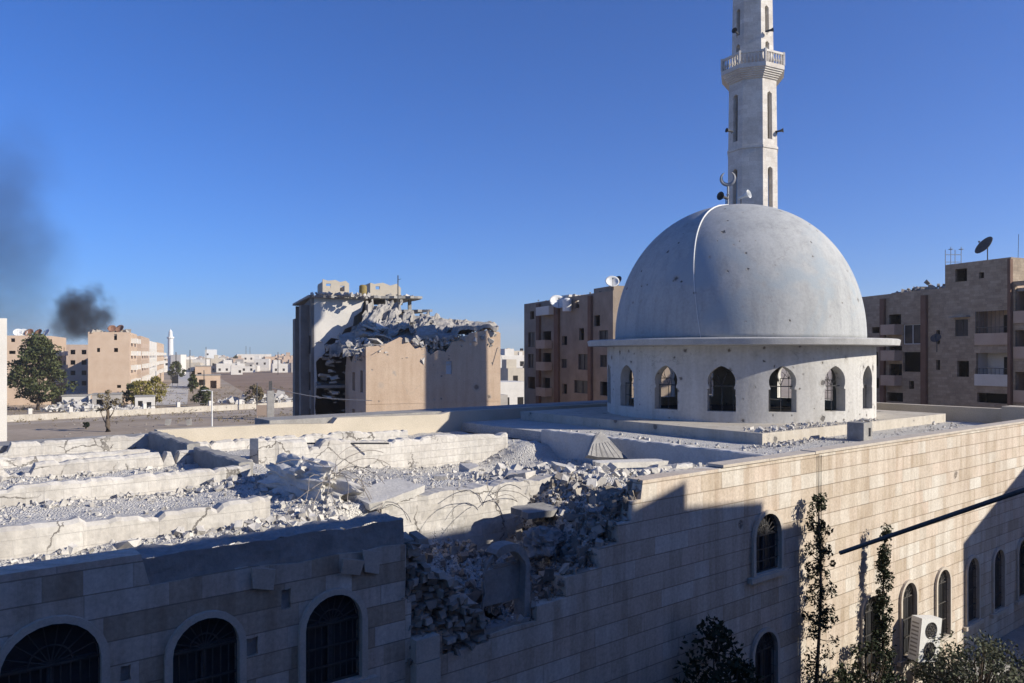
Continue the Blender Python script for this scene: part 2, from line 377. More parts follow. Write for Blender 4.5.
# ------------------------------------------------------------------ mosque
mosque=thing('mosque','damaged limestone mosque with a breached roof and white domed drum','mosque',(0,D0,0),UA)
TOP=-2.7
wins_up=[(-7.47,-5.9,1.12,2.50),(-5.57,-5.35,.92,1.62),(-3.62,-5.2,.96,1.42),(8.26,-5.5,1.12,1.48)]
wins_low=[(8.15,-9.4,1.0,2.4),(13.58,-9.5,.98,2.35),(15.99,-9.5,.98,2.3),(18.49,-9.5,.98,2.28),(20.9,-9.5,.98,2.28),(23.27,-9.55,.98,2.25),(25.7,-9.55,.98,2.25),(-3.6,-9.5,1,2.4),(-7.5,-9.5,1,2.4)]
breach=[(3.62,-2.72),(3.55,-3.12),(3.28,-3.14),(3.24,-3.54),(2.86,-3.57),(2.88,-3.96),(2.28,-4.0),(2.30,-4.38),(1.35,-4.42),(1.38,-4.82),(.62,-4.84),(.60,-5.12),(.05,-5.1),(-.5,-5.14),(-.55,-5.25),(-1.55,-5.25),(-1.56,-4.84),(-1.98,-4.82),(-2.0,-5.2),(-2.2,-5.18),(-2.18,-4.2),(-2.3,-4.1),(-2.28,-3.2)]
edge=[(-2.7,-3.17),(-3.1,-3.2),(-3.5,-3.17),(-4.2,-3.2),(-5.0,-3.12),(-6.3,-3.16),(-6.42,-2.7)]
outer=[(-24,-G),(29,-G),(29,TOP)]+[(10,TOP)]+breach+edge+[(-24,TOP)]
patches=[]
for x0,y0,x1,y1 in ((243,636,258,658),(281,588,291,610),(150,566,172,574),(120,664,131,683)):
    a0_,z0_=wallpx(x0,y1); a1_,z1_=wallpx(x1,y0); m_=(a0_+a1_)/2; h_=(z0_+z1_)/2
    patches.append([(a0_,z0_),(m_,z0_-.008),(a1_,z0_+.01),(a1_-.012,h_),(a1_,z1_),(m_+.02,z1_-.015),(a0_+.01,z1_),(a0_+.006,h_)])
b=MB(G); b.plate(outer,[arch(*q) for q in wins_up+wins_low]+patches,.45,lambda u,v,t:(u,t,v))
b.build('wall',M['ashlar'],mosque)
for p_ in patches:
    q=MB(G); q.box(p_[0][0]-.05,p_[2][0]+.05,.06,.40,p_[0][1]-.05,p_[4][1]+.05) if False else q.plate(p_,[],.03,lambda u,v,t:(u,.055+.02*fbm((u*9,v*9,1))+t,v)); q.build('bare_patch',M['greyconcrete'],mosque)
# concrete band behind the lost facing, left of the breach
b=MB(G)
b.grid(-6.6,-2.3,60,-3.4,-2.78,8,lambda u,v:(u,.05+.02*fbm((u*3,v*3,1)),v+.04*fbm((u*2,v,5)) if v>-3 else v))
b.grid(-6.6,-2.3,60,.05,.75,8,lambda u,v:(u,v,-2.78+.04*fbm((u*2,v*2,5))+.05*fbm((u*5,v*5,2))))
b.box(-2.36,-2.31,.1,.45,-4.1,-2.85)
b.build('ring_beam',M['greyconcrete'],mosque)
# coping on the intact right part, side and back walls
b=MB(G); b.box(10.5,29.06,-.05,.42,-2.695,-2.62); b.box(6.4,8.3,-.05,.42,-2.695,-2.63); b.box(8.32,10.48,-.045,.42,-2.695,-2.64)
b.build('coping',M['trim'],mosque)
b=MB(G); b.box(28.55,29.0,.46,19,-G,-2.35); b.box(28.0,29.02,.3,1.5,-2.9,-2.2)
b.build('end_wall',M['cream'],mosque)
b=MB(G); b.plate([(-2.1,-G),(28.5,-G),(28.5,-2.55),(10,-2.5),(9.5,-2.6),(4.6,-2.5),(4.4,-2.72),(2,-2.62),(-2.1,-2.58)],[],.4,lambda u,v,t:(u,17+t,v))
b.build('back_parapet',M['cream'],mosque)
b=MB(G); b.box(2,28.5,17.41,19,-G,-2.5); b.box(-24,1.99,17.41,19,-G,-2.85); b.build('rear_wall',M['greyconcrete'],mosque)

def pit(a,bb): return sm(a,-2.35,-1.75)*(1-sm(a,2.0,4.4))*(1-sm(bb,2.75,2.95))
def roofz(a,bb):
    z=-3.18+.05*fbm((a*.5,bb*.5,0))+.045*fbm((a*1.7,bb*1.7,3))+.02*fbm((a*6,bb*6,9),3)
    for q in (2.9,7.6,11.8):
        d=bb-(q-.28)
        if -1.6<d<.1: z+= .06*max(0,1+d/1.6)**2*(1+.9*fbm((a*1.3,q,2)))
    z+= .15*math.exp(-((a+2.0)/.75)**2)*sm(bb,2.2,3.2)*(1-sm(bb,7.2,8.6))*(1+.5*fbm((a*2,bb*2,4)))
    z+= -.45*sm(a,5.4,7.0)*sm(bb,3.2,4.2)*(1-sm(bb,10,11)) -.2*sm(a,3.6,5)*sm(bb,2,4)
    if bb<11.9: z-= .62*sm(bb,4,11)*sm(a,-1.2,.6)*(1-sm(a,7.5,9.5))
    z+= .30*math.exp(-((a-4.6)/1.3)**2-((bb-3.4)/1.6)**2)
    p=pit(a,bb)
    if p>0:
        zz=.10*fbm((a*8,bb*8,5),4)-5.0+.9*math.exp(-((a-.2)/1.2)**2)*sm(bb,1.2,2.8)+1.9*sm(a,1.0,3.9)-.5*math.exp(-((a+1.7)/.5)**2)+.35*fbm((a*1.1,bb*1.1,7))+.15*fbm((a*4,bb*4,2))
        zz-=1.3*math.exp(-((a+1.6)/.4)**2-((bb-2.3)/.7)**2)
        z=z*(1-p)+zz*p
    return z
b=MB(G); b.grid(-24,-3,150,.46,16.98,140,lambda a,q:(a,q,roofz(a,q))); b.grid(-3,5.2,150,.46,3.6,70,lambda a,q:(a,q,roofz(a,q))); b.grid(-3,5.2,80,3.6,16.98,120,lambda a,q:(a,q,roofz(a,q))); b.grid(5.2,10.3,50,.46,16.98,140,lambda a,q:(a,q,roofz(a,q)))
b.build('collapsed_roof',M['roofbed'],mosque,smooth=True)
b=MB(G); b.box(10.62,28.5,.46,17,-3.4,-3.0); b.build('intact_roof',M['roofbed'],mosque)
# upstand beams, broken and sagging
def beam(bm,a0,a1,bb,wd,z0,z1f,seed,endj=.25):
    n=max(4,int((a1-a0)/.11)); vs=[]; fs=[]
    for i in range(n+1):
        a=a0+(a1-a0)*i/n; top=z1f(a)+.025*fbm((a*.5,seed,0))+.035*fbm((a*9,seed,4),3)-.26*sm(fbm((a*.5,seed,8)),.44,.47)-.07*sm(fbm((a*1.7,seed,11)),.30,.33)+.05*(noise.cell(Vector((a*.45,seed,2)))-.5); 
        e=endj*fbm((seed,i,1)) if i in (0,n) else 0
        j=.05*(noise.cell(Vector((a*.45,seed,7)))-.5)+.02*fbm((a*8,seed,13),3); k=.04*fbm((a*4,seed,6),3)
        vs += [(a+e,bb-.02+j,z0),(a+e*.6,bb+j*.4+k*.4,top-.06),(a+e,bb+.07+k*.3,top),(a-e,bb+wd-.05,top-.02+k*.4),(a-e,bb+wd,z0)]
    for i in range(n):
        for q in range(4):
            o=i*5+q; fs.append((o,o+1,o+6,o+5))
    fs += [(4,3,2,1,0),tuple(range(n*5,n*5+5))]
    bm.add(vs,fs)
def pb(name,args,mat='beam'):
    q=MB(G)
    for x in args: beam(q,*x)
    return q.build(name,M[mat],mosque)
pb('upstand_beam',[(-24,-3.5,2.9,.4,-3.5,lambda a:-2.68,1.0)])
pb('upstand_beam',[(-24,-2.2,7.6,.4,-3.5,lambda a:-2.66,2.0)])
pb('upstand_beam',[(-24,-2.1,11.8,.42,-3.5,lambda a:-2.70,3.0)])
pb('upstand_beam',[(-24,-2.12,17.0,.4,-3.5,lambda a:-2.66,3.2)])
pb('upstand_beam',[(-24,-3.0,14.4,.35,-3.5,lambda a:-2.86,3.5)])
pb('upstand_beam',[(-.6,9.0,11.6,.5,-4.2,lambda a:-2.58-.035*a-.10*sm(a,2.2,2.5)+.06*sm(a,5.3,5.5),4.0)])
pb('upstand_beam',[(-1.6,6.4,14.6,.35,-3.5,lambda a:-2.82,5.0)])
pb('upstand_beam',[(4.4,8.3,2.3,.4,-3.5,lambda a:-2.92-.02*(a-4.4),6.0)])
# deep beam whose face hangs open inside the breach
q=MB(G)
q.grid(-1.2,3.9,60,-4.75,-3.0,16,lambda u,v:(u,2.82+.05*fbm((u*1.2,v*1.2,1))+.02*fbm((u*5,v*5,3))+.05*(v+3),v+.07*fbm((u*1.5,0,3))+.03*fbm((u*5,1,3)) if v>-3.2 else v))
q.grid(-1.2,3.9,60,2.82,3.3,5,lambda u,v:(u,v+.05*fbm((u*1.2,-3.6,1))+.02*fbm((u*5,-15,3)),-3.0+.07*fbm((u*1.5,0,3))+.03*fbm((u*5,1,3))))
q.build('breached_beam',M['beam'],mosque)
# cross beams (run into the building)
def xbeam(name,a,b0,b1,wd,z0,z1,seed,mat='beam'):
    q=MB(G); n=int((b1-b0)/.2); vs=[]; fs=[]
    for i in range(n+1):
        t=b0+(b1-b0)*i/n; top=z1(t)+.04*fbm((t*1.4,seed,0))+.03*fbm((t*5,seed,4))
        vs += [(a,t,z0),(a+.03*fbm((t*2,seed,5)),t,top-.03),(a+.05,t,top),(a+wd,t,top),(a+wd,t,z0)]
    for i in range(n):
        for p in range(4): o=i*5+p; fs.append((o,o+1,o+6,o+5))
    fs += [(0,1,2,3,4),tuple(range(n*5,n*5+5))]
    q.add(vs,fs); return q.build(name,M[mat],mosque)
xbeam('cross_beam',-2.4,7.9,11.75,.35,-3.6,lambda t:-2.66,1,'greyconcrete')
xbeam('cross_beam',-2.4,12.3,16.95,.35,-3.6,lambda t:-2.62,2,'greyconcrete')
xbeam('cross_beam',10.3,1.0,11.2,.32,-3.9,lambda t:-2.86,3,'concrete')
# platform, drum, eave, dome
DC=(20.93,9.93)
b=MB(G); b.box(13.5,27.6,3.6,16.4,-3.2,-2.62); b.build('platform',M['platform'],mosque)
RD=5.83; NW=16
camdir=math.atan2(-(D0*V.y)-DC[1], -(D0*U.y)-DC[0])       # direction from the dome to the camera, in the mosque frame
def drum_map(rad): return lambda u,v,t:(DC[0]+(rad-t)*math.cos(camdir+u/rad), DC[1]+(rad-t)*math.sin(camdir+u/rad), v)
th0=R(-5.2); step=2*math.pi/NW
b=MB(G); holes=[]; circ=2*math.pi*RD
for i in range(NW):
    cx=(th0+step*(i-7))*RD; holes.append(horseshoe(cx,-2.19,1.08,1.77))
lo=(th0-7.5*step)*RD; hi=lo+circ; zb,zt=-2.62,.36
nl=96
b.plate([(lo,zb)]+[(lo+circ*i/nl,zb) for i in range(1,nl)]+[(hi,zb),(hi,zt)]+[(lo+circ*i/nl,zt) for i in range(nl-1,0,-1)]+[(lo,zt)],holes,.42,drum_map(RD),[((lo+circ*i/nl,zb),(lo+circ*i/nl,zt)) for i in range(1,nl)])
drum=b.build('drum',M['plaster'],mosque,smooth=30)
def bar(m,p0,p1,r): m.tube([p0,p1],r,4)
rw=random.Random(3)
for i in range(NW):
    cx=(th0+step*(i-7))*RD; f=drum_map(RD); q=MB(G); z0=-2.19
    for dx in (-.44,.0,.44):
        if rw.random()<.8: bar(q,f(cx+dx,z0,.22),f(cx+dx,z0+.98,.22),.018)
    bar(q,f(cx-.46,z0+.98,.22),f(cx+.46,z0+.98,.22),.02)
    if rw.random()<.7: bar(q,f(cx-.46,z0+.5,.22),f(cx+.1,z0+.45,.22),.014)
    for a in (35,65,90,120,150):
        if rw.random()<.6: bar(q,f(cx,z0+1.0,.22),f(cx+.44*math.cos(R(a)),z0+1.05+.46*math.sin(R(a)),.22),.012)
    fr=q.build('window_frame',M['darkmetal'],drum)
b=MB(G); b.lathe([(RD-.1,.36),(6.72,.40),(6.76,.62),(6.7,.66),(5.4,.70)],128,(DC[0],DC[1],0),cap=False); b.build('eave',M['eave'],mosque,smooth=30)
b=MB(G); b.lathe([(RD-.5,-2.6),(.01,-2.6)],48,(DC[0],DC[1],0),cap=False); b.build('drum_floor',M['void'],mosque)
RB=5.47; HB=6.15; prof=[]
for i in range(61):
    t=math.pi/2*i/60; c,s_=math.cos(t),math.sin(t); e=2/2.1
    prof.append((max(.02,RB*c**e), .66+HB*s_**e))
b=MB(G); b.lathe(prof,160,(DC[0],DC[1],0))
dome=b.build('dome',M['domepaint'],mosque,smooth=True)
# conductor rib running down the dome
b=MB(G); pts=[]
for i in range(40):
    t=i/39; zz=.66+HB*(1-t)*.997+.0; rr=RB*(max(0,1-((zz-.66)/HB)**2.1))**(1/2.1)
    ang=camdir-R(31-17*t**.6)
    pts.append((DC[0]+(rr+.012)*math.cos(ang),DC[1]+(rr+.012)*math.sin(ang),zz+.012))
b.tube(pts,[.045-.033*min(1,i/30) for i in range(40)],6); b.build('conductor',M['white'],mosque,smooth=True)
fx,fy=DC; vt=camdir+math.pi/2           # to the right, seen from the camera
def off(r,t=0,z=0): return (DC[0]+math.cos(vt)*r-math.cos(camdir)*-t, DC[1]+math.sin(vt)*r-math.sin(camdir)*-t, z)
b=MB(G); sgn=-1 if Vector((math.cos(vt),math.sin(vt))).dot(Vector((U.x,-U.y)))<0 else 1
sx=sgn
b.tube([off(-.34*sx,0,6.9),off(-.34*sx,0,7.75)],.045,8); b.lathe([(.02,7.3),(.09,7.36),(.02,7.42)],10,off(-.34*sx,0,0))
n=24
vs=[]; fs=[]
for i in range(n+1):
    a=R(118)+R(360-56)*i/n; tt=i/n; wdt=.085*math.sin(math.pi*tt)**.6+.004; rr=.33
    for dr,dt in ((wdt,0),(0,.035),(-wdt,0),(0,-.035)):
        o=off((-.34*sx)+(rr+dr-.03)*math.cos(a),dt,8.12+(rr+dr-.03)*math.sin(a)); vs.append(o)
for i in range(n):
    for q in range(4): fs.append((i*4+q,i*4+(q+1)%4,i*4+4+(q+1)%4,i*4+4+q))
b.add(vs,fs); b.build('crescent_finial',M['metal'],mosque,smooth=40)
# arched windows of the front wall
def mosque_window(cx,z0,w_,h,fan=True):
    b=MB(G)
    b.plate(arch(cx,z0-.03,w_+.20,h+.12),[arch(cx,z0,w_-.002,h-.001)],.075,lambda u,v,t:(u,-.08+t,v))
    b.box(cx-w_/2-.26,cx+w_/2+.26,-.13,-.003,z0-.16,z0-.032)
    f=b.build('window',M['trim'],mosque)
    b=MB(G); r=w_/2; zc=z0+h-r
    n=max(6,int(w_/.105))
    for i in range(n+1): x=cx-r+w_*i/n; bar(b,(x,.06,z0),(x,.06,zc),.011)
    for k in (.02,.30,.62,1.0): z=z0+(zc-z0)*k; b.box(cx-r,cx+r,.045,.075,z-.016,z+.016)
    for i in range(1,9): a=math.pi*i/9; bar(b,(cx,.06,zc),(cx+r*.97*math.cos(a),.06,zc+r*.97*math.sin(a)),.010)
    for rr in (.45,.98): b.tube([(cx+r*rr*math.cos(math.pi*i/12),.06,zc+r*rr*math.sin(math.pi*i/12)) for i in range(13)],.014,4)
    b.build('grille',M['iron'],f)
    b=MB(G); b.plate(arch(cx,z0,w_-.004,h-.002),[],.03,lambda u,v,t:(u,.14+t,v)); b.build('pane',M['glass'],f)
    b=MB(G); b.box(cx-.04,cx+.04,.09,.135,z0,zc); b.box(cx-r+.002,cx+r-.002,.09,.135,zc-.04,zc+.04); b.build('sash',M['darkmetal'],f)
for q in wins_up+wins_low: mosque_window(*q)
# wrecked window frame left standing in the breach
b=MB(G)
o_=[(.42,-5.05),(.56,-5.05),(.56,-4.2)]+[(.02+.54*math.cos(R(q_)),-4.2+.62*math.sin(R(q_))) for q_ in range(10,131,12)]
i_=[(.02+.41*math.cos(R(q_)),-4.2+.47*math.sin(R(q_))) for q_ in range(126,9,-12)]+[(.42,-4.2)]
b.plate(o_+i_,[],.32,lambda u,v,t:(u+.06*fbm((u*3,v*3,1))+.06*(v+5)*.5,.14+t+.03*fbm((u*4,v*4,0)),v))
b.tube([(-.52-.02*math.sin(q_),.2,-4.9+q_*.1) for q_ in range(0,6)]+[(.02+.55*math.cos(R(q_)),.2,-4.25+.6*math.sin(R(q_))) for q_ in range(175,120,-10)],.03,5)
b.box(-.6,.5,.06,.4,-5.14,-5.04)
f=b.build('window',M['greyconcrete'],mosque)
b=MB(G); b.box(-.40,.44,.32,.36,-4.72,-4.05); b.box(-.2,.46,.33,.37,-4.04,-3.98); b.build('pane',M['greyconcrete'],f)
# masonry core left of the opening
rm=random.Random(11); b=MB(G)
for r in range(24):
    z=-5.25+r*.092; x=-2.25
    lim=-.62-.55*sm(z,-4.9,-4.2)-.9*sm(z,-4.3,-3.4)
    while x<lim:
        l=rm.uniform(.06,.24); b.obox((x+l/2,.22+rm.uniform(-.08,.14),z+rm.uniform(-.03,.03)),(l*rm.uniform(.8,1.05),.42,rm.uniform(.06,.13)),(rm.uniform(-.12,.12),rm.uniform(-.14,.14),rm.uniform(-.2,.2)),0,.14,rm); x+=l
b.build('masonry_core',M['darkrubble'],mosque)
b=MB(G); b.box(-2.32,-2.02,-.14,.3,-G,-5.62); b.box(-2.2,-1.72,-.2,.3,-5.6,-5.2); b.box(-2.2,-1.73,-.19,.3,-5.185,-4.8); b.build('pilaster',M['trim'],mosque)

# rubble on the roof and in the breach: uncountable
rr=random.Random(5)
b=MB(G)
def put(a,q,r,sink=.25): b.chunk((a,q,roofz(a,q)+r*(.5-sink)),r,0,1.0,rr)
def ln(m,s,mx=.13): return min(mx,math.exp(rr.gauss(math.log(m),s)))
for i in range(5200): put(rr.uniform(-14,10),rr.uniform(.8,16),ln(.022,.5,.07))
for q in (2.9,7.6,11.8):
    for i in range(700): put(rr.uniform(-14,-2.2) if q<11 or rr.random()<.5 else rr.uniform(-2,9),q-.12-abs(rr.gauss(0,.5)),ln(.03,.6,.11))
for i in range(650): put(rr.gauss(-2.1,.85),rr.uniform(2.0,8.6),ln(.04,.6,.13))
for i in range(1300): put(rr.uniform(-2.4,10),rr.uniform(3.4,11),ln(.026,.6,.09))
for i in range(1300): put(rr.gauss(5.2,1.6),rr.gauss(3.3,1.0) if rr.random()<.8 else rr.uniform(1,6),ln(.055,.6,.17))
for i in range(900): put(rr.uniform(-9,-2.2),rr.uniform(.7,2.3),ln(.026,.6,.10))
for i in range(500): put(rr.gauss(-3.2,.6),rr.uniform(.9,2.8),ln(.05,.5,.13))
for i in range(500):
    a=rr.uniform(10.8,27); q=rr.uniform(.5,3.4); b.chunk((a,q,-2.99),ln(.025,.6,.10),0,1,rr)
for i in range(420):
    a=rr.uniform(13.6,22); q=3.62+abs(rr.gauss(0,.5)); b.chunk((a,q,-2.6),ln(.025,.7,.12),0,1,rr)
for i in range(160): b.chunk((rr.gauss(14.5,1.0),3.5-abs(rr.gauss(0,.3)),-2.98),ln(.04,.6,.13),0,1,rr)
for i in range(300): b.chunk((10.7+abs(rr.gauss(0,.5)),rr.uniform(.8,11),-2.98),ln(.035,.6,.12),0,1,rr)
tag(b.build('rubble',M['rubble'],norm=False,loc=(0,D0,0),rz=UA),'loose broken concrete strewn over the collapsed mosque roof','rubble',kind='stuff')
b=MB(G)
for i in range(4200):
    a=rr.uniform(-1.9,4.2); q=rr.uniform(.35,2.8)
    if q<.6 and roofz(a,q)<-4.95: continue
    if abs(a+1.6)<.45 and q>1.3: continue
    put(a,q,ln(.026,.75,.17),.4)
for i in range(700):
    a=rr.uniform(.9,3.7); q=rr.uniform(.3,1.0); put(a,q,ln(.045,.6,.15),.3)
for k in range(len(breach)-1):                     # crumbling core along the broken wall edge
    p0,p1=breach[k],breach[k+1]
    for i in range(int(90*math.dist(p0,p1))):
        t_=rr.random(); b.chunk((p0[0]+(p1[0]-p0[0])*t_+rr.gauss(0,.05),rr.uniform(.08,.5),p0[1]+(p1[1]-p0[1])*t_+rr.gauss(.02,.05)),ln(.028,.7,.12),0,1,rr)
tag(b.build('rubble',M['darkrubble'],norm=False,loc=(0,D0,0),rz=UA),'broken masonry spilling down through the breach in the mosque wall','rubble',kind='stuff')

# ---- loose things on the mosque
def loose(name,mat,label,cat,build,group=None,smooth=False):
    q=MB(G); build(q); o=q.build(name,mat,loc=(0,D0,0),rz=UA,smooth=smooth); return tag(o,label,cat,group)
def wedge(q):
    P=[]
    for x,y,bb in ((588,455,6.2),(598,457,6.2),(611,457.5,6.25),(628,458.5,6.3),(620,451,6.6),(611,441,7.1),(601,431,7.6),(596,434,7.5),(592,444,6.9)):
        a,z=wallpx(x,y,bb); P.append(Vector((a,bb,z)))
    n=len(P); q.add(P+[p+Vector((.0,.16,-.10)) for p in P],[tuple(range(n)),tuple(reversed(range(n,2*n)))]+[(i,(i+1)%n,(i+1)%n+n,i+n) for i in range(n)])
    for k in range(7):       # ribs of the corrugated soffit
        t_=(k+.5)/7; p0=P[0].lerp(P[3],t_)+Vector((0,-.02,0)); p1=P[8].lerp(P[5],t_)+Vector((0,-.02,0)); q.tube([p0,p1],.008,5)
loose('concrete_slab',M['greyconcrete'],'wedge of corrugated concrete slab fallen at the end of the roof beam','concrete slab',wedge)
def lp(x0,y0,x1,y1,tilt,seed):
    def f(q):
        pts=[wallpx(x0,y0),wallpx(x1,y0+2),wallpx(x1-1,y1),wallpx(x0+2,y1-2)]
        rs=random.Random(seed)
        P=[(p[0]+rs.uniform(-.02,.02),-.03-tilt*(p[1]-pts[2][1]),p[1]) for p in pts]
        q.hexa([(x,y,z) for x,y,z in P]+[(x,y-.045,z) for x,y,z in P])
    return f
loose('stone_panel',M['trim'],'small square facing panel hanging crooked under the roof edge','stone panel',lp(250,566,272,589,.12,1))
loose('stone_panel',M['trim'],'tilted facing panel lying loose above the barred arched window','stone panel',lp(338,557,360,574,.25,2))
loose('stone_panel',M['trim'],'upright facing panel still fixed beside the tilted one','stone panel',lp(361,549,378,573,.02,3))
def vent(q):
    a,bb=toab(868,441,-3.0)
    q.plate([(a-.3,-3.0),(a+.3,-3.0),(a+.3,-2.36),(a-.3,-2.36)],[[(a+.02,-2.85),(a+.2,-2.85),(a+.2,-2.55),(a+.02,-2.55)]],.06,lambda u,v,t:(u,bb+t,v))
    q.box(a-.3,a+.3,bb+.061,bb+.6,-3.0,-2.36)
loose('vent_block',M['greyconcrete'],'square concrete vent block with a hole standing beside the dome platform','vent block',vent)
def pipes(q):
    for x0,x1,y in ((300,342,444.5),(348,389,444.5)):
        a0,b0=toab(x0,y,-2.75); a1,b1=toab(x1,y,-2.75); q.tube([(a0,b0,-2.80),(a1,b1,-2.80)],.025,6)
a0,b0=toab(300,444,-2.9); a1,b1=toab(342,444.3,-2.9); a2,b2=toab(389,444,-2.9)
loose('steel_bar',M['darkmetal'],'left of two dark steel bars lying across the roof behind the rubble','steel bar',lambda q:q.tube([(a0,b0,-2.88),(a1,b1,-2.88)],.03,6))
loose('steel_bar',M['darkmetal'],'right of two dark steel bars lying across the roof behind the rubble','steel bar',lambda q:q.tube([(a1+.15,b1,-2.88),(a2,b2,-2.88)],.03,6))
def lump(c,rad,seed,rot=0,nz=.35):
    def f(q):
        vs=[]; fs=[]; nu,nv=46,26
        for j in range(nv+1):
            ph=math.pi*j/nv
            for i in range(nu):
                t_=2*math.pi*i/nu; d=Vector((math.sin(ph)*math.cos(t_),math.sin(ph)*math.sin(t_),math.cos(ph)))
                k=max(abs(d.x),abs(d.y),abs(d.z)); d=d*(.55+.45/max(k,.58))*.8
                g=1+nz*fbm((d.x*1.6,d.y*1.6,d.z*1.6+seed),3)+.16*(noise.cell(Vector((d.x*2.6,d.y*3.4,d.z*2.6+seed)))-.5)+.08*fbm((d.x*7,d.y*7,d.z*7+seed),3)
                p=Vector((d.x*rad[0],d.y*rad[1],d.z*rad[2]))*g; p=Matrix.Rotation(rot,3,'Z')@p; vs.append(p+Vector(c))
        for j in range(nv):
            for i in range(nu): a=j*nu+i; b_=j*nu+(i+1)%nu; fs.append((a,b_,b_+nu,a+nu))
        q.add(vs,fs)
    return f
loose('concrete_lump',M['concrete'],'big crushed lump of concrete lying across the middle of the broken roof','concrete lump',lump((-1.9,5.1,-2.85),(.62,2.0,.60),3,.12))
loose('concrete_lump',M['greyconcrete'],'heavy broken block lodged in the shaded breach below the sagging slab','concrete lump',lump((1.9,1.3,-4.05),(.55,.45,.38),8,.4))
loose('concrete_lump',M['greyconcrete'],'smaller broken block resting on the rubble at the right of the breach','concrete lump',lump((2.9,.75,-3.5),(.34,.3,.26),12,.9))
def rebar(seed,a,bb,z,n,spread,ln_):
    def f(q):
        rs=random.Random(seed)
        for i in range(n):
            p=Vector((a+rs.uniform(-.25,.25),bb+rs.uniform(-.3,.3),z)); d=Vector((rs.uniform(-1,1)*spread,rs.uniform(-1,.3),rs.uniform(.1,.9))).normalized(); pts=[p]
            for k in range(7):
                d=(d+Vector((rs.uniform(-.25,.25),rs.uniform(-.25,.25),-.22))).normalized(); p=p+d*ln_/7*rs.uniform(.7,1.2); pts.append(p)
            q.tube(pts,.0075,4)
    return f
loose('rebar_tangle',M['rebar'],'bent bundle of rebar sprouting from the rubble ridge on the roof','rebar',rebar(1,-1.8,3.8,-2.6,14,.9,1.6))
loose('rebar_tangle',M['rebar'],'rebar dangling over the dark hole at the left end of the breach','rebar',rebar(2,-1.3,2.7,-3.15,9,.7,1.2))
loose('rebar_tangle',M['rebar'],'thin rebar hanging down the middle of the breach','rebar',rebar(3,1.3,2.6,-3.3,7,.6,1.4))
# individually visible blocks
rc=random.Random(21)
spots=[(520,474,.26,'flat pale concrete slab piece at the top of the breach'),(562,470,.24,'jagged concrete lump right of the pale slab piece'),(470,455,.26,'shaded concrete lump on the gravel behind the breach'),
 (660,464,.24,'pale stone block at the broken right end of the roof edge'),(340,455,.2,'lone pale lump on the gravel behind the rubble ridge'),(440,470,.2,'grey concrete lump by the lip of the hanging beam'),(128,538,.15,'dark broken chunk at the foot of the front beam'),(160,535,.14,'pale chunk beside the dark one at the foot of the front beam')]
for x,y,r,lab in spots:
    a,bb=toab(x,y,-2.95)
    def f(q,a=a,bb=bb,r=r):
        q.obox((a,bb,roofz(a,bb)+r*.3),(r*2.1,r*1.6,r*.9),(rc.uniform(-.3,.3),rc.uniform(-.3,.3),rc.uniform(0,3)),0,.2,rc)
    loose('concrete_chunk',M['rubble'],lab,'concrete chunk',f,'large blocks of broken concrete on the roof')
def slabpiece(name,lab,c,size,rot,mat='concrete'):
    def f(q):
        n=10; vs=[]; M3=Matrix.Rotation(rot[2],3,'Z')@Matrix.Rotation(rot[1],3,'Y')@Matrix.Rotation(rot[0],3,'X')
        rim=[]; rs=random.Random(hash(lab)%1000)
        for i in range(18):
            t=2*math.pi*i/18; k=1/max(abs(math.cos(t)),abs(math.sin(t))); k*=rs.uniform(.82,1.0)
            rim.append((math.cos(t)*k*size[0]/2,math.sin(t)*k*size[1]/2))
        top=[Vector(c)+M3@Vector((x,y,size[2]/2)) for x,y in rim]; bot=[Vector(c)+M3@Vector((x*.97,y*.97,-size[2]/2)) for x,y in rim]
        q.add(top+bot,[tuple(range(18)),tuple(reversed(range(18,36)))]+[(i,(i+1)%18,(i+1)%18+18,i+18) for i in range(18)])
    return loose(name,M[mat],lab,'concrete slab',f)
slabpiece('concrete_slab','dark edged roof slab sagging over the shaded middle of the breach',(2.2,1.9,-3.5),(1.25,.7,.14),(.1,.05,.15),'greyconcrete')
slabpiece('concrete_slab','gravel covered roof panel tipped up above the dark hole',(-.9,3.2,-2.95),(1.5,1.0,.16),(.12,-.16,.1))
slabpiece('concrete_slab','long broken slab strip lying right of the breach',(6.5,3.1,-2.95),(2.7,.4,.16),(.1,.05,-.1))

# loudspeakers on the dome and on the minaret
def horn(q,p,d,r=.2,l=.42):
    p=Vector(p); d=Vector(d).normalized(); qt=d.to_track_quat('Z','Y'); vs=[]; fs=[]
    pr=[(.06,-.12),(.07,0),(.06,.02),(.07,l*.4),(r*.6,l*.75),(r,l),(r*.9,l*.97),(.05,l*.45)]
    for rr_,z in pr:
        for j in range(14): a=2*math.pi*j/14; vs.append(p+qt@Vector((rr_*math.cos(a),rr_*math.sin(a),z)))
    for i in range(len(pr)-1):
        for j in range(14): fs.append((i*14+j,i*14+(j+1)%14,(i+1)*14+(j+1)%14,(i+1)*14+j))
    fs.append(tuple(range(14))); fs.append(tuple(range((len(pr)-1)*14,len(pr)*14))); q.add(vs,fs)
def spk(px_,py,D,dirv,mat,label,r=.2,foot=.25):
    p=W(px_,py,D); q=MB(); t=thing('loudspeaker',label,'loudspeaker',(p.x,p.y,p.z-foot))
    horn(q,(0,0,foot),dirv,r); q.build('horn',mat,t,smooth=40)
    q=MB(); q.tube([(0,0,-.05),(0,0,foot)],.025,6); q.build('bracket',M['darkmetal'],t)
spk(726,198,35.0,(-.75,-.6,.1),M['darkmetal'],'dark horn loudspeaker left of the crescent on the dome')
spk(741,197.5,34.9,(.65,-.7,.25),M['white'],'pale horn loudspeaker right of the crescent on the dome')

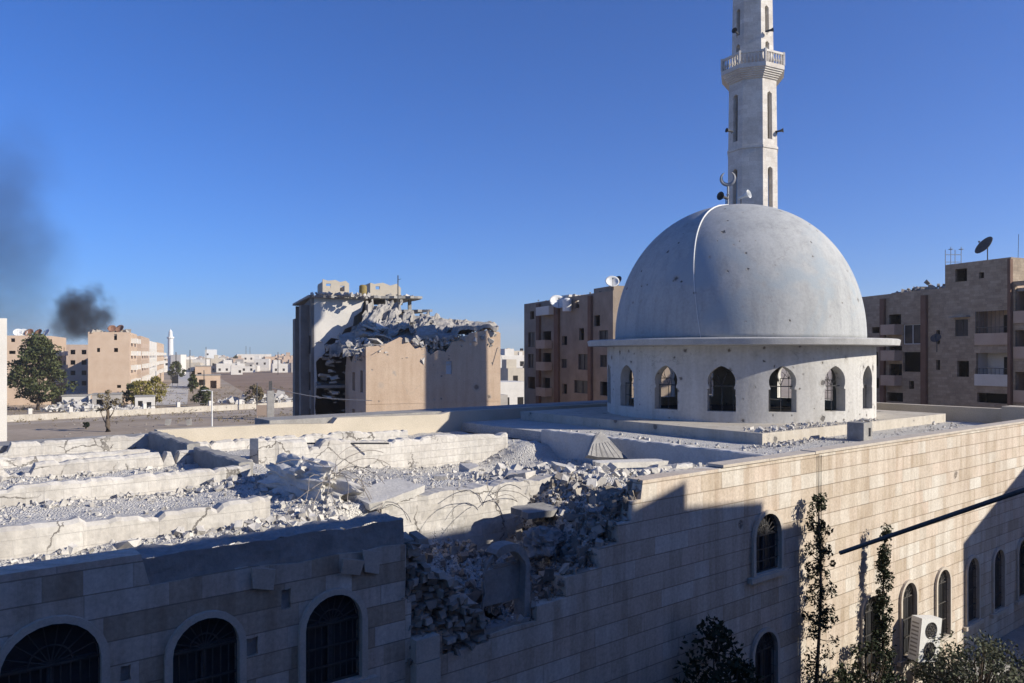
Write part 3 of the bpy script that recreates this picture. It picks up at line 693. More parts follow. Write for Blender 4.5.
# ------------------------------------------------------------------ minaret
MD=53.8; MK=MD/46.0; mc=W(752.5,355,MD); mrot=math.atan2(mc.y,mc.x)-math.pi   # faces the camera
mrot=math.atan2(-mc.y,-mc.x)
mina=thing('minaret','tall octagonal stone minaret with balustraded balcony behind the dome','minaret',(mc.x,mc.y,0))
def minsc(q):
    q.v=[(x*MK*.965,y*MK*.965,max(0,G+(z-G)*MK)) for x,y,z in q.v]; return q
def octsec(q,z0,z1,r0,r1,slots):
    for k in range(8):
        a0=mrot+R(45*k-22.5); a1=a0+R(45); s_=[]
        def fm(u,v,t,a0=a0,a1=a1):
            f=(v-z0)/(z1-z0); rr_=(r0+(r1-r0)*f)-t; 
            x=(1-u)*math.cos(a0)+u*math.cos(a1); y=(1-u)*math.sin(a0)+u*math.sin(a1); return (rr_*x,rr_*y,v)
        hs=[]
        if k%2==1:
            for (s0,s1) in slots:
                hs.append([(.34,s0),(.66,s0),(.66,s1-.12),(.5,s1),(.34,s1-.12)])
        q.plate([(0,z0),(1,z0),(1,z1),(0,z1)],hs,.28,fm)
q=MB(G); zt=16.1
octsec(q,-G,3.0,1.72,1.62,[]); 
octsec(q,3.0,12.05,1.62,1.56,[(8.2,11.0)])
q.lathe([(1.55,12.06),(1.61,12.06),(1.61,12.2),(1.55,12.2)],8,(0,0,0),mrot+R(22.5)); octsec(q,12.05,zt,1.555,1.50,[(12.6,15.4)])
octsec(q,16.85,27,1.34,1.14,[(16.95,18.4),(18.9,20.5)])
q.lathe([(1.15,27),(1.4,27.2),(1.4,27.5),(1.0,27.6),(.05,31)],8,(0,0,0),mrot+R(22.5))
minsc(q).build('shaft',M['minaret'],mina)
q=MB(G); pr=[(1.48,zt)]
for i in range(6): pr += [(1.50+.083*i,zt+.10*i),(1.50+.083*(i+1),zt+.10*i+.03),(1.50+.083*(i+1),zt+.10*i+.09)]
pr += [(2.0,16.73),(2.0,16.88),(1.2,16.88)]
q.lathe(pr,8,(0,0,0),mrot+R(22.5)); minsc(q).build('balcony',M['minaret'],mina)
q=MB(G)
for k in range(8):
    a0=mrot+R(45*k-22.5); a1=a0+R(45); rr_=1.93
    for u in [i/7 for i in range(7)]:
        x=(1-u)*math.cos(a0)+u*math.cos(a1); y=(1-u)*math.sin(a0)+u*math.sin(a1)
        q.lathe([(.05,16.88),(.04,16.93),(.08,17.08),(.04,17.33),(.06,17.48)] if u>0 else [(.10,16.88),(.10,17.64)],6,(rr_*x,rr_*y,0))
    P=[(1-u)*Vector((math.cos(a0),math.sin(a0)))+u*Vector((math.cos(a1),math.sin(a1))) for u in (0,1)]
    q.hexa([(P[i].x*s_,P[i].y*s_,z) for z in (17.48,17.6) for i,s_ in ((0,2.0),(1,2.0),(1,1.86),(0,1.86))])
minsc(q).build('balustrade',M['minaret'],mina)
q=MB(G); q.lathe([(1.0,-G+.05),(1.0,26.5)],8,(0,0,0),mrot+R(22.5)); minsc(q).build('dark_core',M['void'],mina)  # core coloured near-black to paint the shade behind the slots
q=MB(G); dd=Vector((math.cos(mrot+R(-45)),math.sin(mrot+R(-45)))); 
spk(731.5,131.5,52.6,(-.9,-.4,.1),M['darkmetal'],'dark horn loudspeaker on the left side of the minaret shaft',.16,.12)
spk(777,131.5,52.6,(.9,-.4,.1),M['darkmetal'],'dark horn loudspeaker on the right side of the minaret shaft',.16,.12)
spk(737,33,52.3,(-.6,-.7,.1),M['darkmetal'],'dark horn loudspeaker above the balcony doorway of the minaret',.2,.3)
spk(767,31,52.3,(.9,-.3,.1),M['darkmetal'],'small horn loudspeaker right of the shaft above the balcony',.16,.2)

# ------------------------------------------------------------------ apartment blocks
CA=R(22.1); H=Vector((math.cos(CA),math.sin(CA))); GG=Vector((-math.sin(CA),math.cos(CA)))
def rect(x0,x1,z0,z1): return [(x0,z0),(x1,z0),(x1,z1),(x0,z1)]
class Block:
    # local x = width, y = depth; holes per side: 'f' (y=0, facing camera), 'k' back, 'l' (x=0), 'r' (x=w); spans along the side
    def __init__(s,name,label,cat,c,w,d,top,mat,rz=CA,group=None):
        s.t=thing(name,label,cat,(c[0],c[1],0),rz,group); s.w=w; s.d=d; s.top=top; s.mat=mat; s.h={'f':[],'k':[],'l':[],'r':[]}; s.c=Vector(c); s.rz=rz
        s.panes=[]
    def mp(s,side):
        w,d=s.w,s.d
        return {'f':lambda u,v,t:(u,t,v),'k':lambda u,v,t:(u,d-t,v),'l':lambda u,v,t:(t,u,v),'r':lambda u,v,t:(w-t,u,v)}[side]
    def win(s,side,x0,x1,z0,z1,kind='pane',mat=None,frame=True):
        s.h[side].append((x0,x1,z0,z1)); s.panes.append((side,x0,x1,z0,z1,kind,mat))
    def finish(s,outl=None,roof=True,parapet=.5):
        th=.25; q=MB(G)
        for side in 'fklr':
            L=s.w if side in 'fk' else s.d
            u0,u1=(0,L) if side in 'fk' else (th+.001,L-th-.001)
            o=(outl or {}).get(side) or [(u0,-G),(u1,-G),(u1,s.top),(u0,s.top)]
            q.plate(o,[rect(*h) for h in s.h[side]],th,s.mp(side))
        s.wall=q.build('wall',s.mat,s.t)
        if roof: q=MB(G); q.box(th+.002,s.w-th-.002,th+.002,s.d-th-.002,s.top-parapet-.25,s.top-parapet); q.build('roof',M['greyconcrete'],s.t)
        for side,x0,x1,z0,z1,kind,mat in s.panes:
            m=s.mp(side)
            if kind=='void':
                q=MB(G); q.plate(rect(x0-.4,x1+.4,z0-.3,z1+.3),[],.02,lambda u,v,t:m(u,v,1.6+t)); q.build('dark_sheet',M['void'],s.t); continue  # near-black sheet behind the opening, painted as interior shade
            if kind=='none': continue
            e=.004; q=MB(G); fw=.05
            q.plate(rect(x0+e,x1-e,z0+e,z1-e),[rect(x0+fw,(x0+x1)/2-fw/2,z0+fw,z1-fw),rect((x0+x1)/2+fw/2,x1-fw,z0+fw,z1-fw)] if kind!='solid' else [],.05,lambda u,v,t:m(u,v,.12+t))
            f=q.build('window',M[mat or 'darkmetal'],s.t)
            if kind!='solid':
                q=MB(G); q.plate(rect(x0+.01,x1-.01,z0+.01,z1-.01),[],.02,lambda u,v,t:m(u,v,.175+t)); q.build('pane',M['glass'],f)
    def balcony(s,side,x0,x1,z,dep=1.0,hh=.95,mat='tan',rail=True):
        m=s.mp(side); q=MB(G)
        def hx(u0,u1,t0,t1,z0,z1):
            P=[m(u,zz,-t) for zz in (z0,z1) for u,t in ((u0,t0),(u1,t0),(u1,t1),(u0,t1))]; q.hexa(P)
        hx(x0,x1,.003,dep,z-.15,z)
        if hh>0:
            hx(x0,x1,dep-.1,dep,z+.001,z+hh); hx(x0,x0+.1,.003,dep-.101,z+.001,z+hh); hx(x1-.1,x1,.003,dep-.101,z+.001,z+hh)
        q.build('balcony',M[mat],s.t)
def lside(B,x,y):            # photograph pixel on the plane local x=0 of a city-grid block -> (local y, z rel)
    k=(x-512)/F; yy=(B.c.x-k*B.c.y)/(math.sin(CA)+k*math.cos(CA)); D=B.c.y+math.cos(CA)*yy; return yy,-(y-355)/F*D
def fside(B,x,y,ly=0):       # same for the plane local y=ly -> (local x, z rel)
    k=(x-512)/F; o=B.c+GG*ly; xx=(k*o.y-o.x)/(H.x-k*H.y); D=o.y+H.y*xx; return xx,-(y-355)/F*D
def lwin(B,x0,x1,y0,y1,**k):
    a,za=lside(B,x1,y1); c,zc=lside(B,x0,y0); zb=lside(B,x0,y1)[1]
    B.win('l',min(a,c),max(a,c),za,lside(B,x1,y0)[1],**k)
# B2: block left of the dome, shaded facade
c2=Vector((W(613,355,65.2).x,65.2))
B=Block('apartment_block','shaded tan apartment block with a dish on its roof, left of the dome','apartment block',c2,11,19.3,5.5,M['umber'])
for x0,x1 in ((530,534),):
    lwin(B,x0,x1,311,319,kind='void')
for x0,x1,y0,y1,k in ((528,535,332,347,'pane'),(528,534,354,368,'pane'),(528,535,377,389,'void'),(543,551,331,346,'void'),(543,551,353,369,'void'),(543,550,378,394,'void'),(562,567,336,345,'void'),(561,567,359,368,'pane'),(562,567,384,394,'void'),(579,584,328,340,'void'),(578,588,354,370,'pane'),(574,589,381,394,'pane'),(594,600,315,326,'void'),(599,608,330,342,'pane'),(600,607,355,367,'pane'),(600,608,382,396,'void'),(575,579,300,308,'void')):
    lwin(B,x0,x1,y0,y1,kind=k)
B.finish()
for x0,x1,y in ((543,552,347),(543,552,369),(543,552,395),(543,556,313)):
    a,z=lside(B,x1,y); c,_=lside(B,x0,y); B.balcony('l',a,c,z,.8,.7,'tan' if y!=313 else 'pale')
for x0,x1 in ((538,541),(556,560),(590,593)):
    a,_=lside(B,x1,350); c,_=lside(B,x0,350); q=MB(G); q.box(-.25,-.004,a,c,-G,5.3); q.build('pilaster',M['brown'],B.t)
q=MB(G); q.box(.3,4,.4,4,5.0,5.95); q.build('roof_hut',M['umber'],B.t)
q=MB(G); q.box(.3,3,9,11,5.0,5.8); q.build('roof_hut',M['pale'],B.t)
q=MB(G); rs=random.Random(14)
for i in range(90): q.chunk((rs.uniform(.1,3),rs.uniform(.5,17.5),5.45+abs(rs.gauss(0,.12))),rs.uniform(.08,.25),0,1,rs)
q.build('roof_clutter',M['darkrubble'],B.t,norm=False)['kind']='stuff'
# B3: shaded block right of the dome
c3=Vector((39.2,53.3))
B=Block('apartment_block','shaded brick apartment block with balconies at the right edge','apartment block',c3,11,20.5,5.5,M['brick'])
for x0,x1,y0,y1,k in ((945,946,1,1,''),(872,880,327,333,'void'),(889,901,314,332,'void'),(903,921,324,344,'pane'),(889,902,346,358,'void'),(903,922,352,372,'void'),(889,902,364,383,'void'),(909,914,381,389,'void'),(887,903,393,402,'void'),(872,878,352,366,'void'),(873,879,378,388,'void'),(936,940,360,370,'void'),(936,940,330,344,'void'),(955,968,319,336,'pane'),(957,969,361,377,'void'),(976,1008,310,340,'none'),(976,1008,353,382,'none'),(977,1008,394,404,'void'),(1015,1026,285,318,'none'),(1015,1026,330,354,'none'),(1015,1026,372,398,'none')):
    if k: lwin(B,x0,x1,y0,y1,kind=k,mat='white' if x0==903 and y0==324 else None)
a9,_=lside(B,945,300); a10,_=lside(B,1011,300)
ol=[(.251,-G),(20.2,-G),(20.2,5.3),(a9,5.5),(a9,7.35),(a10,7.35),(a10,5.5),(.251,5.5)]
a,z=lside(B,955,265); c,zz=lside(B,969,251)
for x0,x1,y0,y1 in ((955,967,268,281),(979,984,272,278)):
    lwin(B,x0,x1,y0,y1,kind='void')
B.finish({'l':ol})
q=MB(G); q.box(.252,6,a10,a10+.25,5.0,7.34); q.box(.252,6,a9-.25,a9-.001,5.0,7.34); q.box(6,6.25,a10,a9,5.0,7.34); q.box(.252,5.99,a10+.26,a9-.26,7.0,7.2); q.build('roof_hut',M['brick'],B.t)
for x0,x1,y0,y1 in ((976,1008,310,340),(976,1008,353,382),(1015,1026,285,318),(1015,1026,330,354),(1015,1026,372,398)):   # recessed loggias
    a,z0=lside(B,x1,y1); c,_=lside(B,x0,y1); z1=lside(B,x1,y0)[1]; q=MB(G)
    q.box(1.3,1.4,a-.1,c+.1,z0-.3,z1+.1); q.box(.26,1.29,a-.1,a,z0-.3,z1+.1); q.box(.26,1.29,c,c+.1,z0-.3,z1+.1); q.box(.26,1.29,a,c,z0-.3,z0-.01); q.build('loggia',M['pale'] if y0==353 else M['tan'],B.t)
    q=MB(G); q.box(1.25,1.296,a+.3,a+1.2,z0+.02,z1-.3); q.build('balcony_door',M['void'],B.t)
    q=MB(G); q.box(-.12,-.004,a-.05,c+.05,z0-.35,z0+.55); q.build('parapet',M['tan'] if y0!=353 else M['pale'],B.t)
    if y0 in (310,353):
        q=MB(G); 
        for i in range(9): u=a+(c-a)*i/8; q.tube([(-.06,u,z0+.5),(-.06,u,z1 if y0==310 else z0+1.0)],.02,4)
        q.box(-.08,-.04,a,c,z0+.98,z0+1.03); q.build('railing',M['darkmetal'],B.t)
for x0,x1,y in ((888,902,333),(888,902,359),(888,902,384)):
    a,z=lside(B,x1,y); c,_=lside(B,x0,y); B.balcony('l',a,c,z,.9,.75,'tan')
for x0,x1 in ((882,886),(923,928),(1010,1013)):
    a,_=lside(B,x1,350); c,_=lside(B,x0,350); q=MB(G); q.box(-.3,-.004,a,c,-G,5.0 if x0<1000 else 7.2); q.build('pilaster',M['brown'],B.t)
a,z=lside(B,970,317); c,_=lside(B,953,317); q=MB(G); q.box(-.5,-.004,a,c,z,z+.1); q.build('window_hood',M['greyconcrete'],B.t)
a,z=lside(B,905,288); q=MB(G); rs=random.Random(4)
for i in range(160): q.chunk((rs.uniform(.3,2.5),rs.uniform(a-2.5,a+1.5),5.0+abs(rs.gauss(0,.35))),rs.uniform(.15,.4),0,1,rs)
o=q.build('rubble',M['darkrubble'],norm=False,loc=(c3.x,c3.y,0),rz=CA); tag(o,'heap of dark debris on the shaded right block roof','rubble',kind='stuff')

# ------------------------------------------------------------------ ruined building (centre)
c4=Vector((-11.03,58))
ruin=thing('ruined_building','half collapsed apartment building with ochre gable and pancaked floors','ruined building',(c4.x,c4.y,0),CA)
class RB_: c=c4
gx=10.9
def gpt(x,y): return fside(RB_,x,y)
top=[gpt(500,333)]+[gpt(*p) for p in ((488,330),(470,333),(462,340),(452,342),(446,352),(438,350),(430,355),(424,346),(415,349),(408,341),(400,337),(394,340),(386,344),(376,346),(366,347))]
top[0]=(gx,top[0][1]); top[-1]=(0,top[-1][1])
hw=[gpt(446,374),gpt(452,374),gpt(452,361),gpt(446,361)]
q=MB(G); q.plate([(0,-G),(gx,-G)]+top,[hw],.25,lambda u,v,t:(u,t,v)); q.box(.003,gx-.003,-.025,-.002,-3.74,-3.64); q.build('gable_wall',M['gable'],ruin)
q=MB(G); q.plate(hw,[],.03,lambda u,v,t:(u,.12+t,v)); q.build('window',M['panel'],ruin)
q=MB(G); q.box(-.004,gx+.004,-.02,-.002,-1.95+2.6,-1.88+2.6) if False else None
q=MB(G); q.plate([(.26,-G),(9,-G),(9,-1.5),(8,.2),(6,-.6),(4.4,.4),(2,.1),(.26,.55)],[rect(1.2,2.2,-2.9,-1.2),rect(4.5,5.6,-2.9,-1.4),rect(1.2,2.2,-6.2,-4.4),rect(4.5,5.6,-6.4,-4.4)],.25,lambda u,v,t:(t,u,v))
q.plate([(.26,-G),(9,-G),(9,1.2),(.26,1.9)],[],.25,lambda u,v,t:(gx-t,u,v)); q.build('side_wall',M['tan'],ruin)
# rear block
LX=-2.7
q=MB(G)
q.plate([(10.2,-G),(22,-G),(22,2.6),(19.5,2.6),(19.4,3.4),(16,3.2),(15.8,4.6),(12.6,4.8),(10.2,5.0)],[rect(a,a+1.3,z,z+1.6) for a in (10.6,13.7,18.4) for z in (-9.5,-6.3,-3.1,.1)],.25,lambda u,v,t:(LX+t,u,v))
q.box(LX-.7,LX-.003,11.6,13.0,-G,4.4); q.box(LX-.7,LX-.003,16.2,18.0,-G,3.4)
q.plate([(LX,-G),(9.5,-G),(9.5,3.6),(6,4.9),(LX,4.9)],[],.25,lambda u,v,t:(u,22-t,v))
q.build('rear_wall',M['shadegrey'],ruin)
q=MB(G)    # torn open front of the rear block: white plaster walls
q.plate([(LX+.01,-G),(LX+.7,-G),(LX+.5,-6),(LX+.3,-4.5),(LX+.5,-2.2),(LX+.4,-.6),(LX+1.2,.2),(LX+1.1,.9),(-1.0,1.5),(-.3,1.4),(.2,2.3),(.9,2.6),(1.0,3.4),(1.7,3.9),(1.9,4.98),(LX+.01,4.98)],[],.25,lambda u,v,t:(u,10.2+t+.05*fbm((u,v,2)),v))
q.build('torn_wall',M['pale'],ruin)
q=MB(G)
q.plate([(8.3,-G),(17,-G),(17,4.8),(10,4.8),(9.2,3.0),(8.3,1.0)],[],.2,lambda u,v,t:(2.0+t,u,v)); q.plate([(10,-G),(20,-G),(20,3.8),(12,3.8),(11,1.0)],[],.2,lambda u,v,t:(6.0+t,u,v))
q.build('partition',M['grey'],ruin)
q=MB(G)
def slab(bm,x0,x1,y0,y1,z,th,seed,tilt=(0,0),m=0):
    n=14; P=[]
    rs=random.Random(seed)
    for i in range(n): P.append((x0+(x1-x0)*i/n, y0+rs.uniform(-.5,.3)))
    for i in range(6): P.append((x1+rs.uniform(-.4,.3), y0+(y1-y0)*i/6))
    P += [(x1,y1),(x0,y1)]
    cx,cy=(x0+x1)/2,(y0+y1)/2
    bm.plate(P,[],th,lambda u,v,t:(u,v,z-t+(u-cx)*tilt[0]+(v-cy)*tilt[1]),m=m)
slab(q,LX-.3,2.2,9.8,21.9,5.15,.2,1); slab(q,2.3,7.6,12.0,21.7,5.45,.22,2,(.02,.0)); slab(q,2.0,8.4,11.2,21.5,4.25,.22,3,(.03,.02)); slab(q,LX+.3,8.5,11,21.5,.6,.2,4)
slab(q,LX+.3,8.5,8.6,21.5,-2.6,.22,5); slab(q,LX+.3,8.5,8.2,21.5,-5.8,.22,6)
q.build('floor_slab',M['greyconcrete'],ruin)
q=MB(G); q.plate([(-1.7,5.16),(.6,5.16),(.6,6.3),(.3,6.55),(-.2,6.42),(-.6,6.6),(-1.2,6.5),(-1.7,6.62)],[rect(-1.4,-1.0,5.9,6.25),rect(-.2,.2,5.6,6.1)],.2,lambda u,v,t:(u,10.4+t,v)); q.box(-1.7,-1.5,10.61,13.4,5.16,6.4); q.box(.4,.6,10.61,13.4,5.16,6.2); q.box(-1.7,.6,13.41,13.6,5.16,6.3); q.build('roof_hut',M['cream'],ruin)
q=MB(G); q.plate([(3.0,5.3),(5.9,5.3),(5.9,6.3),(5.5,6.7),(4.9,6.5),(4.2,6.75),(3.4,6.6),(3.0,6.7)],[rect(3.5,3.9,6.1,6.4)],.25,lambda u,v,t:(u,13.0+t,v)); q.box(3.0,3.25,13.26,17,5.4,6.7); q.build('parapet',M['cream'],ruin)
q=MB(G)
for x,y in ((3.2,13.3),(5.6,13.3),(7.0,14),(4.4,12.4)): q.box(x-.15,x+.15,y-.15,y+.15,.6,5.3)
q.build('column',M['greyconcrete'],ruin)
# sloping, pancaked slabs over the front wing
def dslab(P,th,seed,mat,name):
    # P four corner points; displaced top sheet with thickness
    q=MB(G); nu,nv=26,16
    P=[Vector(p) for p in P]
    def top(u,v,dz=0):
        p=(P[0]*(1-u)+P[1]*u)*(1-v)+(P[3]*(1-u)+P[2]*u)*v
        e=.5*fbm((u*7,v*7,seed),3)*(1 if (u in(0,1) or v in (0,1)) else .25)
        return (p.x+e*.6*(1 if u in(0,1) else 0), p.y+e*.6*(1 if v in(0,1) else 0), p.z+.25*fbm((u*3,v*3,seed+3))+.35*(noise.cell(Vector((u*4.3+.3*fbm((u*6,v*6,1)),v*3.1,seed)))-.5)+.1*fbm((u*14,v*14,seed),3)-dz)
    q.grid(0,1,nu,0,1,nv,lambda u,v:top(u,v)); q.grid(0,1,nu,0,1,nv,lambda u,v:top(u,v,th))
    for (a,c_) in (((0,0),(1,0)),((1,0),(1,1)),((1,1),(0,1)),((0,1),(0,0))):
        n=nu if a[1]==c_[1] else nv
        q.grid(0,1,n,0,1,1,lambda s_,t:top(round(a[0]+(c_[0]-a[0])*s_,6),round(a[1]+(c_[1]-a[1])*s_,6),th*t))
    return q.build(name,M[mat],ruin)
def gp(x,y,ly): xx,z=fside(RB_,x,y,ly); return (xx,ly,z)
dslab([gp(418,338,.6),gp(499,325,-.2),gp(490,320,6),gp(410,316,7)],.3,1,'ruinslab','fallen_slab')
dslab([gp(345,352,2.2),gp(428,350,.9),gp(420,322,6),gp(338,330,7.5)],.25,2,'ruinslab','fallen_slab')
dslab([gp(356,327,6),gp(396,322,5.5),gp(402,300,9.5),gp(372,302,9.9)],.22,3,'ruinslab','fallen_slab')
dslab([gp(386,330,3.5),gp(434,322,4),gp(430,312,8),gp(398,313,8.5)],.25,4,'ruinslab','fallen_slab')
dslab([gp(330,349,6.5),gp(372,341,4.5),gp(362,322,8.4),gp(326,345,8.2)],.2,5,'ruinslab','fallen_slab')
dslab([gp(424,330,2.4),gp(470,328,2),gp(470,322,6),gp(432,316,6.5)],.2,6,'ruinslab','fallen_slab')
q=MB(G)
def moundz(x,y): return -.2+2.3*sm(y,.4,8)*(1-.75*sm(x,4.5,9.5))*(.45+.55*sm(x,-.5,3.5))+.5*fbm((x*.8,y*.8,4))+.2*fbm((x*3,y*3,1))
q.grid(.1,gx-.3,50,.3,9,40,lambda x,y:(x,y,moundz(x,y))); q.build('rubble_bed',M['greyconcrete'],ruin)
q=MB(G); rs=random.Random(31)
for i in range(1300):
    x=rs.uniform(-.6,gx-.2); y=rs.uniform(.1,8.8); r=min(.6,math.exp(rs.gauss(math.log(.17),.55)))
    q.chunk((x,y,moundz(x,y)+rs.uniform(-.1,.55)),r,0,1 if rs.random()<.5 else .35,rs)
for i in range(150):
    x=rs.uniform(.2,gx-.4); y=rs.uniform(.6,8.5); q.obox((x,y,moundz(x,y)+rs.uniform(.1,1.0)),(rs.uniform(.5,1.6),rs.uniform(.4,1.1),rs.uniform(.1,.18)),(rs.uniform(-.6,.6),rs.uniform(-.5,.5),rs.uniform(0,3)),0,.16,rs)
for i in range(160):
    x=rs.uniform(LX+1,8); y=rs.uniform(7.8,12); q.chunk((x,y,rs.uniform(-4,-.2)+ (2.5 if x>1.5 and rs.random()<.6 else 0)),rs.uniform(.15,.5),0,.4,rs)
for i in range(46):
    q.chunk((LX+.6+rs.uniform(-.5,3.6),rs.uniform(9.6,10.3),rs.uniform(-8,1.6)),rs.uniform(.1,.35),0,.4,rs)
for i in range(220): q.chunk(*[(rs.uniform(LX,2),rs.uniform(8,14),5.2) if rs.random()<.5 else (rs.uniform(2.6,7.4),rs.uniform(12.3,16),5.5)],rs.uniform(.08,.25),0,1,rs)
for i in range(130):
    u=rs.uniform(3,gx); q.chunk((u,rs.uniform(0,.6),.6+.12*u*.6+rs.uniform(-.5,.4)),rs.uniform(.08,.28),0,1,rs)
for i in range(60):      # dangling bars
    x=rs.uniform(-1,gx-.5); y=rs.uniform(.2,8); p0=Vector((x,y,moundz(x,y)+.3)); q.tube([p0,p0+Vector((rs.uniform(-.5,.5),-.3,rs.uniform(.2,.6))),p0+Vector((rs.uniform(-.9,.9),-.8,rs.uniform(-.6,.6)))],.025,4)
tag(q.build('rubble',M['ruinrubble'],norm=False,loc=(c4.x,c4.y,0),rz=CA),'broken concrete heaped on the collapsed half of the ruin','rubble',kind='stuff')
p=W(363,291,69); t=thing('water_barrel','yellow and dark water barrel on top of the ruin','barrel',(p.x,p.y,p.z-.4))
q=MB(); q.lathe([(.3,.1),(.34,.0),(.36,.4),(.34,.85),(.2,.95)],14); q.build('tank',plain('ochre_plastic',(.22,.17,.07),(.30,.23,.09)),t,smooth=40)
q=MB(); q.box(-.35,.35,-.35,.35,-.12,.0); q.build('stand',M['darkmetal'],t)
p=W(272,388,60); d_=W(372,400.5,56.5)-p; q=MB(); q.tube([d_*(i/16)+Vector((0,0,-.25*math.sin(math.pi*i/16))) for i in range(17)],.025,4); tag(q.build('overhead_cable',M['metal'],loc=p),'thin overhead cable sagging in front of the dark left side of the ruin','cable')
q=MB(); q.tube([(0,0,-.6),(0,0,2.0)],.05,5); q.tube([(0,0,1.6),(.28,0,1.7)],.02,4); p=W(398,298,68); tag(q.build('antenna_mast',M['darkmetal'],loc=(p.x,p.y,p.z)),'thin antenna mast standing on the ruined roof','antenna')

# ------------------------------------------------------------------ blocks the picture does not show, around the camera (they shade the front)
n1=AB(-36,-30.0); 
B=Block('apartment_block','apartment block across the street that the view is taken from','apartment block',(n1.x,n1.y),51.2,12.2,7.15,M['tan'],UA)
for i in range(16):
    for z in (-9,-6,-3,0,3):
        if i in (7,8): continue
        B.win('k',1.2+i*3.1,2.6+i*3.1,z,z+1.5)
B.finish()
n2=AB(15.23,-30.0); B=Block('apartment_block','lower stepped end of the apartment block across the street','apartment block',(n2.x,n2.y),6.4,12.2,5.05,M['tan'],UA)
for i in range(2):
    for z in (-9,-6,-3,0): B.win('k',.9+i*2.6,2.1+i*2.6,z,z+1.5)
B.finish()
q=MB(G); q.hexa([(1.72,9.0,4.5),(4.72,9.0,4.5),(4.72,12.19,4.5),(1.72,12.19,4.5),(1.72,9.0,6.06),(4.72,9.0,5.82),(4.72,12.19,5.82),(1.72,12.19,6.06)]); q.add([(.0,12.0,5.0),(1.7,12.0,5.0),(1.7,12.0,6.66),(.0,12.0,6.24),(.0,12.18,5.0),(1.7,12.18,5.0),(1.7,12.18,6.66),(.0,12.18,6.24)],[(0,1,2,3),(4,7,6,5),(0,3,7,4),(1,5,6,2),(2,6,7,3),(0,4,5,1)])
q.build('roof_hut',M['tan'],B.t)
B=Block('apartment_block','apartment block beyond the right end of the street','apartment block',(31,22.0),14,16,.5,M['tan'],0)
for i in range(4):
    for z in (-9,-6,-3): B.win('l',1.4+i*3.6,2.8+i*3.6,z,z+1.5)
B.finish()

# black pole jutting out from the block the view is taken from
pA=W(840,553,9.0); pB=W(1024,490,7.5); d=(pB-pA); 
q=MB(); q.tube([Vector((0,0,0)),d,d*5.92],.024,8)
tag(q.build('pole',M['darkmetal'],loc=pA,smooth=50),'long thin black pole jutting in front of the sunlit wall at right','pole')
# cable down the wall
q=MB(G); a,z=wallpx(817,455); q.tube([(a,-.03,TOP-.05),(a+.02,-.03,z-1.2),(a-.02,-.03,-6)],.012,4); q.tube([(a+.16,-.03,TOP-.05),(a+.15,-.03,z-1.2),(a+.18,-.03,-6)],.012,4)
tag(q.build('cable',M['darkmetal'],loc=(0,D0,0),rz=UA),'pair of thin dark cables hanging down the wall above the sapling','cable')
# air conditioners
def aircon(a,z,lab,rz=0,tilt=0):
    p=AB(a,-.55,z); t=thing('air_conditioner',lab,'air conditioner',p,UA+rz)
    t.rotation_euler.y=tilt
    q=MB(); hs=[[(.45+.25*math.cos(2*math.pi*i/20),zc+.25*math.sin(2*math.pi*i/20)) for i in range(20)] for zc in (.36,.96)]
    q.plate(rect(0,.9,0,1.32),hs,.02,lambda u,v,t:(u-.45,-.2+t,v)); q.box(-.45,.45,-.179,.16,0,1.32); q.build('casing',M['white'],t)
    for zc in (.36,.96):
        q=MB()
        for r_ in (.08,.16,.245): q.tube([(r_*math.cos(2*math.pi*i/20),-.215,zc+r_*math.sin(2*math.pi*i/20)) for i in range(21)],.01,4)
        for i in range(8): al=2*math.pi*i/8; q.tube([(.05*math.cos(al),-.215,zc+.05*math.sin(al)),(.25*math.cos(al),-.215,zc+.25*math.sin(al))],.008,4)
        q.lathe([(.01,0),(.06,0),(.06,.02)],12,(0,0,0)) if False else None
        q.build('fan_guard',M['darkmetal'],t)
        q=MB(); q.box(-.22,.22,-.1795,-.176,zc-.22,zc+.22); q.build('fan',M['iron'],t)
    q=MB()
    for i in range(9): q.box(-.456,-.452,-.12,.12,.15+i*.12,.2+i*.12)
    q.build('louvre',M['greyconcrete'],t)
    q=MB(); q.box(-.35,-.3,-.15,.55,-.06,-.003); q.box(.3,.35,-.15,.55,-.06,-.003); q.build('bracket',M['darkmetal'],t)
aircon(15.75,-9.42,'white two fan air conditioner tilted below a sunlit barred window',-.25,.14)
aircon(26.2,-8.3,'boxy air conditioner in the shade at the far right of the wall',-.2,0)

